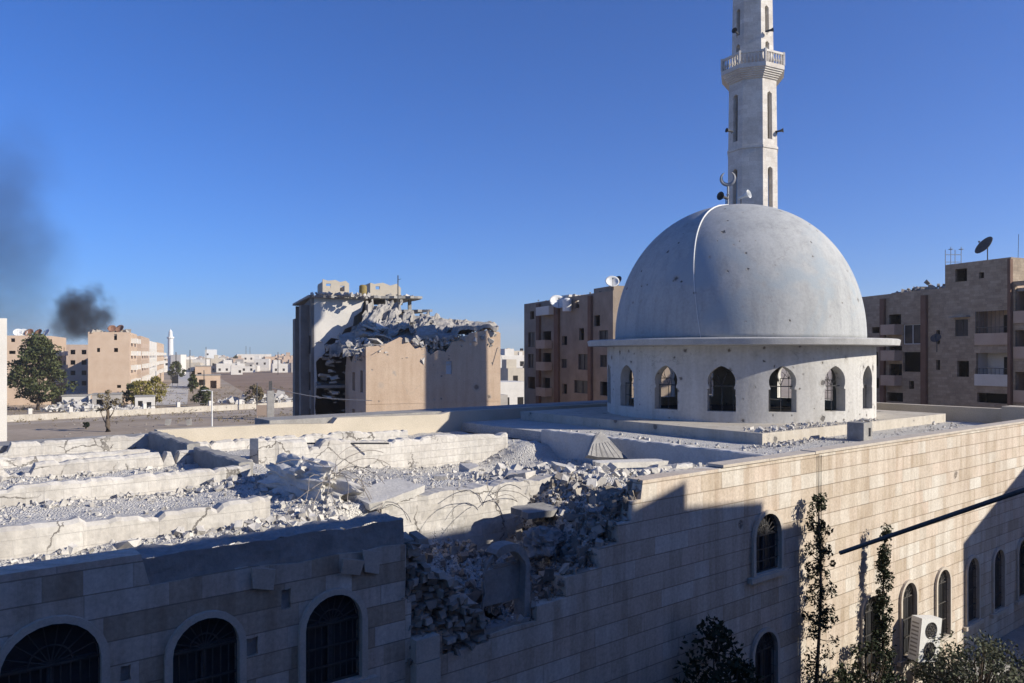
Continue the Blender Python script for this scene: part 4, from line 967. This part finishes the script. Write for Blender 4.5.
# ------------------------------------------------------------------ vegetation
def leaves(q,c,r,n,sz,rs,flat=1.0):
    for i in range(n):
        while True:
            p=Vector((rs.uniform(-1,1),rs.uniform(-1,1),rs.uniform(-1,1)))
            if .35<p.length<1: break
        p=Vector((p.x*r[0],p.y*r[1],p.z*r[2]))+Vector(c)
        d=Vector((rs.gauss(0,1),rs.gauss(0,1),rs.gauss(0,1)*flat)).normalized(); e=d.orthogonal().normalized(); e=Matrix.Rotation(rs.uniform(0,6.3),3,d)@e; f=d.cross(e)
        s_=sz*rs.uniform(.6,1.4)
        q.add([p-e*s_,p+f*s_*.5,p+e*s_,p-f*s_*.5],[(0,1,2,3)])
def tree(name,label,cat,loc,h,rad,mat,n=60,lsz=.25,seed=1,per=34,trunk=.25,crown0=.25,group=None,sparse=1.0):
    rs=random.Random(seed); t=thing(name,label,cat,loc,0,group); q=MB()
    pts=[Vector((rs.uniform(-.03,.03)*h*i/4,rs.uniform(-.03,.03)*h*i/4,h*.62*i/4-.05)) for i in range(5)]
    q.tube(pts,[trunk*(1-.17*i) for i in range(5)],7); lf=MB()
    for i in range(n):
        u=rs.random()**.8; z=h*(crown0+(1-crown0)*u); prof=math.sin(math.pi*min(1,max(0,(.18+.82*u))))**.6 if u>.05 else .5
        a=rs.uniform(0,6.3); rr_=rad*prof*math.sqrt(rs.random())*rs.uniform(.7,1.08)
        c=Vector((rr_*math.cos(a),rr_*math.sin(a),z)); s_=rad*rs.uniform(.14,.30)
        leaves(lf,c,(s_,s_,s_*.8),per,lsz,rs)
        if i%3==0:
            b0=pts[min(4,1+int(u*3.5))]; m=(b0+c)/2+Vector((0,0,-.1*h*rs.random())); q.tube([b0,m,c],[trunk*.3,trunk*.18,trunk*.06],5)
    q.build('trunk',M['bark'],t,smooth=True); lf.build('crown',M[mat],t,norm=False); return t
def spindly(name,label,loc,h,seed,mat='pine',rad=.28,n=60,lean=0.0,lsz=.05):
    rs=random.Random(seed); t=thing(name,label,'tree',loc); q=MB(); lf=MB()
    def ax(z): return Vector((lean*z+.05*math.sin(z*1.1+seed),.04*math.sin(z*.8+2*seed),z))
    q.tube([ax(h*i/12) for i in range(13)],[.06*(1-.85*i/12)+.008 for i in range(13)],6)
    for i in range(n):
        z=h*(.12+.88*rs.random()); k=rad*(1.0-.6*(z/h))*rs.uniform(.3,1.5); a=rs.uniform(0,6.3)
        b0=ax(z); c=b0+Vector((k*math.cos(a),k*math.sin(a),rs.uniform(.0,.3)))
        q.tube([b0,(b0+c)/2+Vector((0,0,-.03)),c],[.014,.01,.005],4)
        s_=rs.uniform(.07,.17)*(1.25 if z<h*.5 else 1)
        leaves(lf,c,(s_,s_,s_*1.2),42,lsz*.85,rs)
    for i in range(14): leaves(lf,ax(h*(.97+.03*i/14)),(.05,.05,.12),6,lsz*.8,rs)
    q.build('trunk',M['bark'],t,smooth=True); lf.build('crown',M[mat],t,norm=False); return t
p=W(819,355,20.3); spindly('sapling','tall spindly evergreen sapling rising up the middle of the wall',(p.x,p.y,.13),G-4.0,3,n=100,rad=.42)
p=W(884,355,22.4); spindly('sapling','slim dark evergreen sapling in front of the arched windows at right',(p.x,p.y,.13),G-5.4,8,rad=.22,n=110)
def bush(name,label,loc,h,rad,mat,seed,n=50,lsz=.06,per=30,elong=1.0):
    rs=random.Random(seed); t=thing(name,label,'shrub',loc); q=MB(); lf=MB()
    for i in range(n):
        a=rs.uniform(0,6.3); r_=rad*math.sqrt(rs.random()); z=h*(.25+.75*rs.random()*(1-.5*(r_/rad)**2)); c=Vector((r_*math.cos(a),r_*math.sin(a),z))
        q.tube([(c.x*.1,c.y*.1,0),(c.x*.5,c.y*.5,z*.6),c],[.03,.02,.006],4); s_=rad*rs.uniform(.12,.24)
        leaves(lf,c,(s_,s_,s_*elong),per,lsz,rs)
    q.build('stem',M['bark'],t); lf.build('foliage',M[mat],t,norm=False); return t
p=W(978,683,22.5); bush('shrub','grey green olive bush below the windows at the bottom right',(p.x,p.y,0),G-355/768*22.5*0-8.2,1.7,'olive',4,110,.055,40)
p=W(945,683,24.0); bush('shrub','small leafy bush left of the olive bush under the air conditioner',(p.x,p.y,.13),1.6,.9,'olive',9,50,.05,34)
p=W(712,355,17.2); tree('fir_tree','dark fir tree in the shade with its tip before the lower wall','tree',(p.x,p.y,0),G-6.1,1.6,'pine',70,.07,12,40,.14,.15)
p=W(735,355,16.6); tree('fir_tree','shorter dark fir tree right of the taller one in the shade','tree',(p.x,p.y,0),G-6.6,1.2,'pine',50,.07,14,40,.12,.15)
p=W(840,355,20.6); bush('shrub','low dark evergreen bush at the foot of the tall sapling',(p.x,p.y,.13),G-8.35,.9,'pine',15,60,.06,34)
p=W(868,355,21.6); bush('shrub','dark evergreen bush at the foot of the slim sapling',(p.x,p.y,.13),G-8.2,.9,'pine',17,60,.06,34)
# neighbourhood at left
p=W(38,410,151); tree('tree','big dark green leafy tree in front of the left blocks','tree',(p.x,p.y,0),14.2,5.6,'leaf',150,.34,5,44,.35,.12)
p=W(108,432,108); tree('tree','scraggly half bare tree standing by the dirt road','tree',(p.x,p.y,0),5.6,1.9,'dryleaf',16,.16,6,30,.42,.5)
for i,(x,D,h,r_,m,lab) in enumerate([(140,156,5.6,2.6,'yellowleaf','yellowing bushy tree beside the tall block gable'),(155,160,6.2,2.6,'yellowleaf','yellow green tree at the left kerb of the pale road'),(132,160,4.6,2.4,'leaf','dark green tree at the foot of the tall block'),(203,158,4.2,2.0,'leaf','low green tree right of the pale road'),(255,172,3.8,2.2,'dryleaf','brown bare shrub tree by the white rubble'),(176,300,8,3.6,'leaf','far dark tree left of the pale road'),(196,262,6,1.8,'leaf','far narrow tree along the right kerb of the pale road'),(193,215,5,1.4,'leaf','narrow dark tree along the right kerb nearer the wall'),(236,560,10,4,'leaf','dark conifer in front of the far cream building')]):
    p=W(x,355,D); tree('tree',lab,'tree',(p.x,p.y,0),h,r_,m,46,.24 if D<200 else .4,40+i,30,.16,.15)
p=W(86,428,112); bush('shrub','small dark shrub on the dirt road left of the scraggly tree',(p.x,p.y,0),1.1,.5,'pine',23,20,.12,20)

# ------------------------------------------------------------------ left neighbourhood blocks
def grid_wins(B,side,x0,dx,n,zs,w_=1.1,h=1.3,kinds=('void','pane')):
    rs=random.Random(int(x0*10)+n)
    for i in range(n):
        for z in zs: B.win(side,x0+i*dx,x0+i*dx+w_,z,z+h,kind=rs.choice(kinds))
Z5=(-9.4,-6.2,-3.0,.2,3.0)
def dish(p,az,label,mat='white',r=.6):
    t=thing('satellite_dish',label,'satellite dish',p,az); q=MB(); vs=[]; fs=[]
    q2=MB(); q2.tube([(0,0,0),(0,0,1.0)],.04,6); q2.build('mast',M['darkmetal'],t)
    Rm=Matrix.Rotation(R(55),3,'X')
    for i in range(6):
        for j in range(18): a=2*math.pi*j/18; rr_=r*(i/5)+.001; vs.append(Rm@Vector((rr_*math.cos(a),rr_*math.sin(a),.35*rr_*rr_/r))+Vector((0,-.1,1.05)))
    o=len(vs)
    vs += [v+Rm@Vector((0,0,-.03)) for v in vs]
    for i in range(5):
        for j in range(18):
            fs.append((i*18+j,i*18+(j+1)%18,i*18+18+(j+1)%18,i*18+18+j)); fs.append((o+i*18+j,o+i*18+18+j,o+i*18+18+(j+1)%18,o+i*18+(j+1)%18))
    for j in range(18): fs.append((90+j,90+(j+1)%18,o+90+(j+1)%18,o+90+j))
    q.add(vs,fs); q.build('reflector',M[mat],t,smooth=True)
    q=MB(); f=Rm@Vector((0,0,r*.9))+Vector((0,-.1,1.05)); q.tube([Rm@Vector((0,r*-.9,.25*r))+Vector((0,-.1,1.05)),f],.02,4); q.obox(f,(.1,.1,.12)); q.build('feed_arm',M['darkmetal'],t); return t
c=W(88,355,166); cb=Vector((c.x,166)); 
B=Block('apartment_block','ochre block with a smoke stained top corner at the head of the row','apartment block',cb,8.1,21,5.0,M['ochre'])
for x0,x1,y0,y1 in ((97,100,348,352),(114,118,348,352),(114,117,334,340),(117,121,385,388)):
    a,z0=fside(B,x0,y1); a2,_=fside(B,x1,y1); z1=fside(B,x0,y0)[1]; B.win('f',a,a2,z0,z1,kind='void')
grid_wins(B,'r',1.5,4.2,5,Z5,1.6,1.6); B.finish()
for i in range(2):
    for z in (-6.2,-3.0,.2,3.0): B.balcony('r',3.2+i*9,7.0+i*9,z-.2,1.2,.9,'pale')
q=MB(G); q.box(.5,2.4,-.01,-.003,2.7,4.9) if False else None
rs=random.Random(2); q=MB(G)
for i in range(40): q.chunk((rs.uniform(.3,7.5),rs.uniform(.3,6),4.6+rs.uniform(0,.5)),rs.uniform(.3,.8),0,1,rs)
q.build('roof_clutter',M['darkrubble'],B.t,norm=False)['kind']='stuff'
p=B.t.location; 
def onblk(B,x,y,z): v=B.c+H*x+GG*y; return Vector((v.x,v.y,G+z))
dish(onblk(B,4.6,.8,4.6),.3,'rusty satellite dish on the ochre block, left of the pair','rust',.9); dish(onblk(B,6.2,1.2,4.6),-.2,'rusty satellite dish on the ochre block, right of the pair','rust',1.0)
end=cb+H*8.1
row=[('tan',26,34,4.8,.6,'ochre block second in the row along the pale road'),('pale',66,44,4.3,.2,'pale block third in the row along the pale road'),('ochre',116,56,4.6,0,'ochre far block closing the row along the pale road')]
for m,L,dl,tp,ox,lab in row:
    c_=end+GG*L-H*(9-ox); B=Block('apartment_block',lab,'apartment block',c_,9,dl,tp,M[m]); grid_wins(B,'r',1.5,4.0,int(dl/4)-1,Z5[:4] if tp<4.4 else Z5,1.7,1.6); B.win('f',2,3,-3,-1.8); B.win('f',5.5,6.5,0,1.3); B.finish()
    for i in range(int(dl/9)): 
        for z in (-6.2,-3,.2): B.balcony('r',2.5+i*9,6.3+i*9,z-.2,1.2,.9,'pale')
c_=W(50,355,168); c_=Vector((c_.x,168))-H*17
B=Block('apartment_block','tan block behind the big tree with dishes on its roof','apartment block',c_,17,22,4.2,M['ochre'])
for x0,x1 in ((11,15),(27,31)):
    a,z0=fside(B,x0,342); a2,_=fside(B,x1,342); B.win('f',a,a2,z0,z0+.8,kind='void')
a,z0=fside(B,9,354); B.win('f',a,a+1.2,z0,z0+.7,kind='void')
grid_wins(B,'r',1.5,4.2,5,Z5[:4],1.6,1.6); B.finish()
for i in range(2):
    for z in (-6.2,-3.0,.2): B.balcony('r',3.2+i*9,7.0+i*9,z-.2,1.2,.9,'pale')
for i,(x,m,lab) in enumerate(((17,'white','white satellite dish leftmost on the tan block roof'),(22,'white','second white satellite dish from the left on the tan block roof'),(29,'rust','dark rusty satellite dish in the middle of the tan block roof'),(38,'rust','reddish satellite dish right of the dark rusty one'),(47,'white','white satellite dish rightmost on the tan block roof'))):
    a,_=fside(B,x,340); dish(onblk(B,a,1.0+.4*(i%2),3.7),.5-.25*i,lab,m,.95)
for x,D,w_,d_,tp,m,lab in ((66,235,9,12,3.2,'tan','tan block in the gap between the two ochre blocks'),(60,300,14,12,4.0,'tan','tan far block filling the gap between the ochre blocks')):
    c_=W(x,355,D); B=Block('apartment_block',lab,'apartment block',(c_.x,D),w_,d_,tp,M[m]); grid_wins(B,'f',1.2,3.0,int(w_/3),Z5[:4],1.3,1.4); B.finish()
# near block cut by the left frame edge
c_=W(7,355,44.0); c_=Vector((c_.x,44.0))-Vector((math.cos(R(37)),math.sin(R(37))))*10
B=Block('apartment_block','sunlit pale block cut off by the left edge of the view','apartment block',c_,10,8,2.1,M['pale'],R(37)); grid_wins(B,'r',1.2,2.4,3,(-9,-6,-3,0),1.1,1.3); B.win('f',2,3.2,-3,-1.5); B.finish()

# boundary wall along the dirt road
q0=Vector((W(-60,355,118).x,118)); q1=Vector((W(330,355,166).x,166)); L=(q1-q0).length; az=math.atan2((q1-q0).y,(q1-q0).x)
t=thing('boundary_wall','low rendered boundary wall with posts along the dirt road','wall',(q0.x,q0.y,0),az)
q=MB(); q.box(0,L,-.15,.15,0,1.05); q.build('wall',M['platform'],t)
q=MB(); n=int(L/6)
for i in range(n+1):
    q.box(i*6-.28,i*6+.28,-.25,.25,1.051,2.0)
q.build('post',M['pale'],t)
q=MB()
for i in range(n): 
    if i%3!=1: q.box(i*6+.3,i*6+5.7,-.04,.04,1.5,1.6)
q.build('rail',M['darkmetal'],t)
# rubble heaps near the wall
def heap(name,lab,x,y,D,rx,ry,hh,n,mat,seed,sz=.35):
    rs=random.Random(seed); q=MB(); p=W(x,y,D)
    for i in range(n):
        a=rs.uniform(0,6.3); r_=math.sqrt(rs.random()); px_,py=rx*r_*math.cos(a),ry*r_*math.sin(a)
        q.chunk((px_,py,hh*(1-r_*r_)*rs.random()),sz*rs.uniform(.5,1.6),0,1 if rs.random()<.6 else .3,rs)
    tag(q.build(name,M[mat],norm=False,loc=(p.x,p.y,0),rz=CA),lab,'rubble',kind='stuff')
heap('rubble','broken white concrete heaped right of the pale road',262,400,176,11,6,1.6,170,'rubble',1,.6)
heap('rubble','debris of a crushed hut between the tree and the ochre block',75,400,150,5.5,4,2.4,130,'rubble',2,.6)
heap('rubble','debris along the foot of the ochre block',112,400,148,8,3,1.2,110,'rubble',3,.5)
heap('rubble','pale debris on the ground behind the left roof edge',30,425,60,9,3,1.2,140,'rubble',4,.4)
rs=random.Random(91); q=MB()
for i in range(420):
    x=rs.uniform(-10,300); D=rs.choice((rs.uniform(75,135),rs.uniform(130,175),rs.uniform(150,240))); p=W(x,355,D); q.chunk((p.x,p.y,.05),rs.uniform(.06,.24),0,1 if rs.random()<.5 else .3,rs)
tag(q.build('debris',M['darkrubble'],norm=False),'small debris scattered over the open ground and dirt road','debris',kind='stuff')
q=MB()
for i in range(700):
    x=rs.uniform(0,300); D=rs.uniform(120,260); p=W(x,355,D); leaves(q,(p.x,p.y,.25),(.5,.5,.35),10,.14,rs)
tag(q.build('weeds',M['dryleaf'],norm=False),'dry weeds growing along the boundary wall and field edge','weeds',kind='stuff')
# crushed hut and small sheds
def small(name,lab,x,D,w_,d_,h,mat,holes=True,rz=CA):
    p=W(x,355,D); t=thing(name,lab,'building',(p.x,p.y,0),rz); q=MB(); hs=[rect(w_*.15,w_*.4,h*.25,h*.7),rect(w_*.6,w_*.85,0.02,h*.6)] if holes else []
    q.plate([(0,0),(w_,0),(w_,h),(0,h)],hs,.2,lambda u,v,t_:(u,t_,v)); q.plate([(.21,0),(d_,0),(d_,h),(.21,h)],[],.2,lambda u,v,t_:(t_,u,v)); q.plate([(.21,0),(d_,0),(d_,h),(.21,h)],[rect(d_*.3,d_*.6,h*.3,h*.7)],.2,lambda u,v,t_:(w_-t_,u,v)); q.box(0,w_,d_,d_+.2,0,h)
    q.build('wall',M[mat],t); q=MB(); q.box(-.15,w_+.15,-.15,d_+.3,h+.002,h+.22); q.build('roof',M['greyconcrete'],t); return t
small('hut','flat roofed ochre hut right of the pale road',195,246,7.6,7,4.2,'ochre'); small('hut','taller ochre hut behind the flat roofed one',195,256,5,6,7.0,'ochre')
small('hut','low grey hut by the foot of the ochre block',92,150,5,4,3.0,'grey'); small('hut','small pale hut behind the boundary wall',135,150,3.4,3,2.6,'pale')
small('hut','crushed white hut between the tree and the ochre block',62,152,4.5,4,2.6,'pale')
# posts and poles
def post(name,lab,cat,x,ytop,D,r,mat,arm=0):
    p=W(x,ytop,D); t=thing(name,lab,cat,(p.x,p.y,0)); q=MB(); q.tube([(0,0,0),(0,0,p.z)],[r*1.2,r],8); q.build('pole',M[mat],t)
    if arm: q=MB(); q.tube([(0,0,p.z-.05),(arm*.6,0,p.z+.15),(arm,0,p.z+.1)],.05,5); q.box(arm-.3,arm+.3,-.12,.12,p.z+.02,p.z+.12); q.build('lamp_head',M[mat],t)
post('street_lamp','pale street lamp by the dirt road below the pale road','street lamp',212,391,112,.09,'white',-1.2)
post('utility_pole','thin dark pole behind the boundary wall','pole',257,383,150,.11,'darkmetal'); post('utility_pole','pole at the left kerb of the pale road near the yellow tree','pole',156,371,165,.1,'metal'); post('utility_pole','far dark pole in front of the ochre huts','pole',204,370,240,.14,'darkmetal')
for i,(x,D,yt) in enumerate(((176,330,352),(190,360,350),(206,420,347),(246,600,346),(250,640,347),(278,420,352))): post('utility_pole',['far pole left of the pale road','far pole at the end of the pale road','far pole right of the pale road behind the huts','left of two thin masts above the far cream building','right of two thin masts above the far cream building','lone far pole over the brown field'][i],'pole',x,yt,D,.18,'darkmetal')
p=W(270.5,381,128); t=thing('pillar','dark scorched concrete pillar beside the dirt road','pillar',(p.x,p.y,0),CA); q=MB(); q.box(-.55,.55,-.5,.5,0,p.z-1.6); q.build('shaft',M['greyconcrete'],t); q=MB(); q.box(-.25,.25,-.25,.25,p.z-1.6,p.z); q.build('stub',M['darkmetal'],t)
p=W(262,405,132); q=MB(); q.box(-.9,.9,-.06,.06,.4,2.2); q.box(-.85,-.75,-.05,.05,0,.399); q.box(.75,.85,-.05,.05,0,.399); tag(q.build('hoarding',M['ochre'],loc=(p.x,p.y,0)),'orange hoarding panel beside the dark pillar','hoarding')
p=W(175,379,260); t=thing('road_sign','dark square sign board hanging over the left kerb of the pale road','sign',(p.x,p.y,0),0); q=MB(); q.box(-1.1,1.1,-.05,.05,p.z-1.5,p.z+1.4); q.build('board',M['darkmetal'],t); q=MB(); q.tube([(-.9,.1,0),(-.9,.1,p.z)],.08,6); q.tube([(.9,.1,0),(.9,.1,p.z)],.08,6); q.build('post',M['metal'],t)
for i,(x,y,D) in enumerate(((168,421,118),(189,421,118))):
    p=W(x,y,D); q=MB(); q.obox((0,0,.45),(.7,.4,1.0),(0,.2*(1-2*i),.3),0,.08); tag(q.build('concrete_barrier',M['greyconcrete'],loc=(p.x,p.y,0)),['left dark barrier block on the dirt road','right dark barrier block on the dirt road'][i],'barrier')
# white far minaret and named far buildings
p=W(170.5,355,430); t=thing('far_minaret','slim white far minaret at the end of the ochre row','minaret',(p.x,p.y,0)); q=MB(G); q.lathe([(1.5,-G),(1.4,9),(1.9,9.3),(1.9,10.2),(1.1,10.3),(1.0,13),(.1,14.5)],12); q.build('shaft',M['white'],t)
q=MB(G); q.box(1.4,7,-3,4,-G,0.2); q.build('prayer_hall',M['pale'],t)
def house(lab,x,D,w_,d_,h,mat,group=None,rz=None,fl=2,name='house'):
    rs=random.Random(int(x*7+D)); p=W(x,355,D); q=MB(); q.box(0,w_,0,d_,0,h,0); q.box(.2,w_-.2,.2,d_-.2,h+.002,h+.25,0) if rs.random()<.4 else None
    if rs.random()<.6: a=rs.uniform(0,w_*.6); q.box(a,a+w_*.3,d_*.2,d_*.6,h+.004,h+2.2,0)
    for k_ in range(rs.randrange(3)): a=rs.uniform(.5,w_-1.5); q.box(a,a+1.1,d_*.3,d_*.3+1.1,h+.006,h+rs.uniform(.9,1.6),k_%2)
    n=max(2,int(w_/4))
    for f in range(max(1,int(h/3.2))):
        for i in range(n):
            if rs.random()<.75: u=w_*(i+.3)/n; q.box(u,u+1.3,-.01,.3,1.0+f*3.2,2.5+f*3.2,1)
    o=q.build(name,[M[mat],M['void']],loc=(p.x,p.y,0),rz=CA if rz is None else rz); return tag(o,lab,'house',group)
house('long cream far building behind the brown field',237,560,24,14,11.4,'pale'); house('low white far building left of the cream one at the field edge',231,420,6,6,5,'pale')
house('white far box house standing above its neighbours left of the cream building',205,620,9,9,15,'white')
house('long low grey far building at the right of the field',262,600,30,10,7,'grey')
# town on the horizon, each house its own object
rs=random.Random(77); k=0
for i in range(215):
    D=rs.choice((rs.uniform(470,800),rs.uniform(700,1500))); x=rs.uniform(140,300) if i<165 else rs.uniform(496,530) if i<190 else rs.uniform(60,150)
    w_=rs.uniform(7,17); h=rs.uniform(3.5,9.0)+ (2 if rs.random()<.15 else 0)
    house('one of the small flat roofed houses of the hazy far town',x,D,w_,rs.uniform(8,14),h,rs.choice(('pale','cream','pale','grey','tan','cream','ochre','tan')),'far town houses on the horizon',CA+rs.uniform(-.3,.3))
# gap between the ruin and the shaded block
for x,D,w_,d_,h,m,lab in ((499,150,6,8,5.5,'white','white house seen in the gap right of the ruin, nearest one'),(508,190,9,8,7.5,'pale','pale house behind the nearest white one right of the ruin'),(500,230,10,10,10.5,'white','tallest white house in the gap right of the ruin'),(516,260,8,8,9,'pale','pale house at the right of the gap beside the shaded block'),(498,330,16,10,12.4,'pale','long pale house at the back of the gap right of the ruin'),(497,118,7,5,2.4,'grey','low grey shed at the bottom of the gap right of the ruin')):
    house(lab,x,D,w_,d_,h,{'white':'pale','pale':'cream','grey':'grey'}[m])
# dishes and aerials on the shaded blocks
p=W(557,308,74); dish(Vector((p.x,p.y,p.z-.6)),.2,'large pale dish on the left part of the shaded block roof','white',.8)
p=W(567,306,72); q=MB(); q.lathe([(.4,0),(.42,.2),(.42,1.1),(.2,1.25)],14); tag(q.build('water_tank',M['white'],loc=(p.x,p.y,p.z-.5),smooth=40),'white water tank beside the large dish','tank')
p=W(612,288,66); dish(Vector((p.x,p.y,p.z-.6)),.0,'pale dish on the shaded block roof close to the dome','white',.6); p=W(618,289,68); dish(Vector((p.x,p.y,p.z-.5)),-.9,'dark dish half hidden behind the dome edge','darkmetal',.6)
p=W(985,256,60); dish(Vector((p.x+.2,p.y,p.z-.35)),-1.5,'dark dish silhouetted on the tall right block','darkmetal',.8)
p=W(949,262,63); t=thing('aerial_rack','lattice of thin aerial masts on the tall right block','aerial',(p.x,p.y,p.z-.3)); q=MB()
for i,x in enumerate((-.3,.15,.5,1.0)): q.tube([(x,0,-.3),(x,0,1.3+.25*(i%2))],.03,4)
for z in (.3,.9): q.tube([(-.3,0,z),(1.0,0,z)],.025,4)
q.build('mast',M['metal'],t); q=MB()
for x,z in ((.15,1.3),(1.0,1.3)): q=MB(); q.lathe([(.01,0),(.18,.03),(.19,.06)],12,(x,0,z)); q.build('small_dish',M['metal'],t)
p=W(1018,258,58); q=MB(); q.tube([(0,0,-.2),(.05,0,1.8)],.02,4); tag(q.build('antenna_mast',M['darkmetal'],loc=(p.x,p.y,p.z)),'single thin whip aerial at the far right roof edge','antenna')
p=W(936,342,61); dish(Vector((p.x-.1,p.y-.3,p.z-.8)),-.9,'dark dish fixed to the facade of the shaded right block','darkmetal',.4)

# ------------------------------------------------------------------ smoke and haze
def smoke(name,lab,c,r,dens,scale,seed,lo,hi,col=(.05,.05,.055)):
    t=NT(name+'_volume'); t.t.nodes.remove(t.b)
    v=t.n('ShaderNodeVolumePrincipled'); v.inputs['Color'].default_value=(*col,1); v.inputs['Anisotropy'].default_value=.2
    n=t.noise(scale,5,.6,t.comb(*[t.math('ADD',x,seed*13.7) for x in t.sep(t.tc)]))
    x,y,z=t.sep(t.tc)
    d=t.math('SQRT',t.math('ADD',t.math('ADD',t.math('POWER',t.math('DIVIDE',x,r[0]),2),t.math('POWER',t.math('DIVIDE',y,r[1]),2)),t.math('POWER',t.math('DIVIDE',z,r[2]),2)))
    f=t.math('SUBTRACT',1.0,d); m=t.math('ADD',f,t.math('MULTIPLY',t.math('SUBTRACT',n,.5),2.2))
    mr=t.n('ShaderNodeMapRange'); mr.inputs[1].default_value=lo; mr.inputs[2].default_value=hi; t.l(m,mr.inputs[0])
    edge_=t.n('ShaderNodeMapRange'); edge_.inputs[1].default_value=0; edge_.inputs[2].default_value=.45; t.l(f,edge_.inputs[0])
    t.l(t.math('MULTIPLY',t.math('MULTIPLY',mr.outputs[0],edge_.outputs[0]),dens),v.inputs['Density']); t.l(v.outputs[0],t.out.inputs['Volume'])
    q=MB(); prof=[(max(.01,math.sin(math.pi*i/12))*1.0,-math.cos(math.pi*i/12)) for i in range(13)]
    q.lathe([(a,z_) for a,z_ in prof],20); q.v=[(x_*r[0],y_*r[1],z_*r[2]) for x_,y_,z_ in q.v]
    return tag(q.build(name,t.mat,loc=c),lab,'smoke',kind='stuff')
D=330
smoke('smoke','dense dark smoke puff rising behind the ochre block',W(84,314,D),(18,13,18),.40,.10,1,.2,.95)
smoke('smoke','thin grey smoke drifting high at the left edge of the sky',W(0,236,D),(36,22,66),.062,.026,4,-.1,1.15)
q=MB(); q.box(-2550,2550,-290,3550,-1.0,135)
t=NT('haze_air'); t.t.nodes.remove(t.b); v=t.n('ShaderNodeVolumePrincipled'); v.inputs['Color'].default_value=(.92,.88,.86,1); v.inputs['Density'].default_value=.00026; v.inputs['Anisotropy'].default_value=.3
t.l(v.outputs[0],t.out.inputs['Volume']); tag(q.build('haze',t.mat),'thin pale haze in the air','haze',kind='stuff')
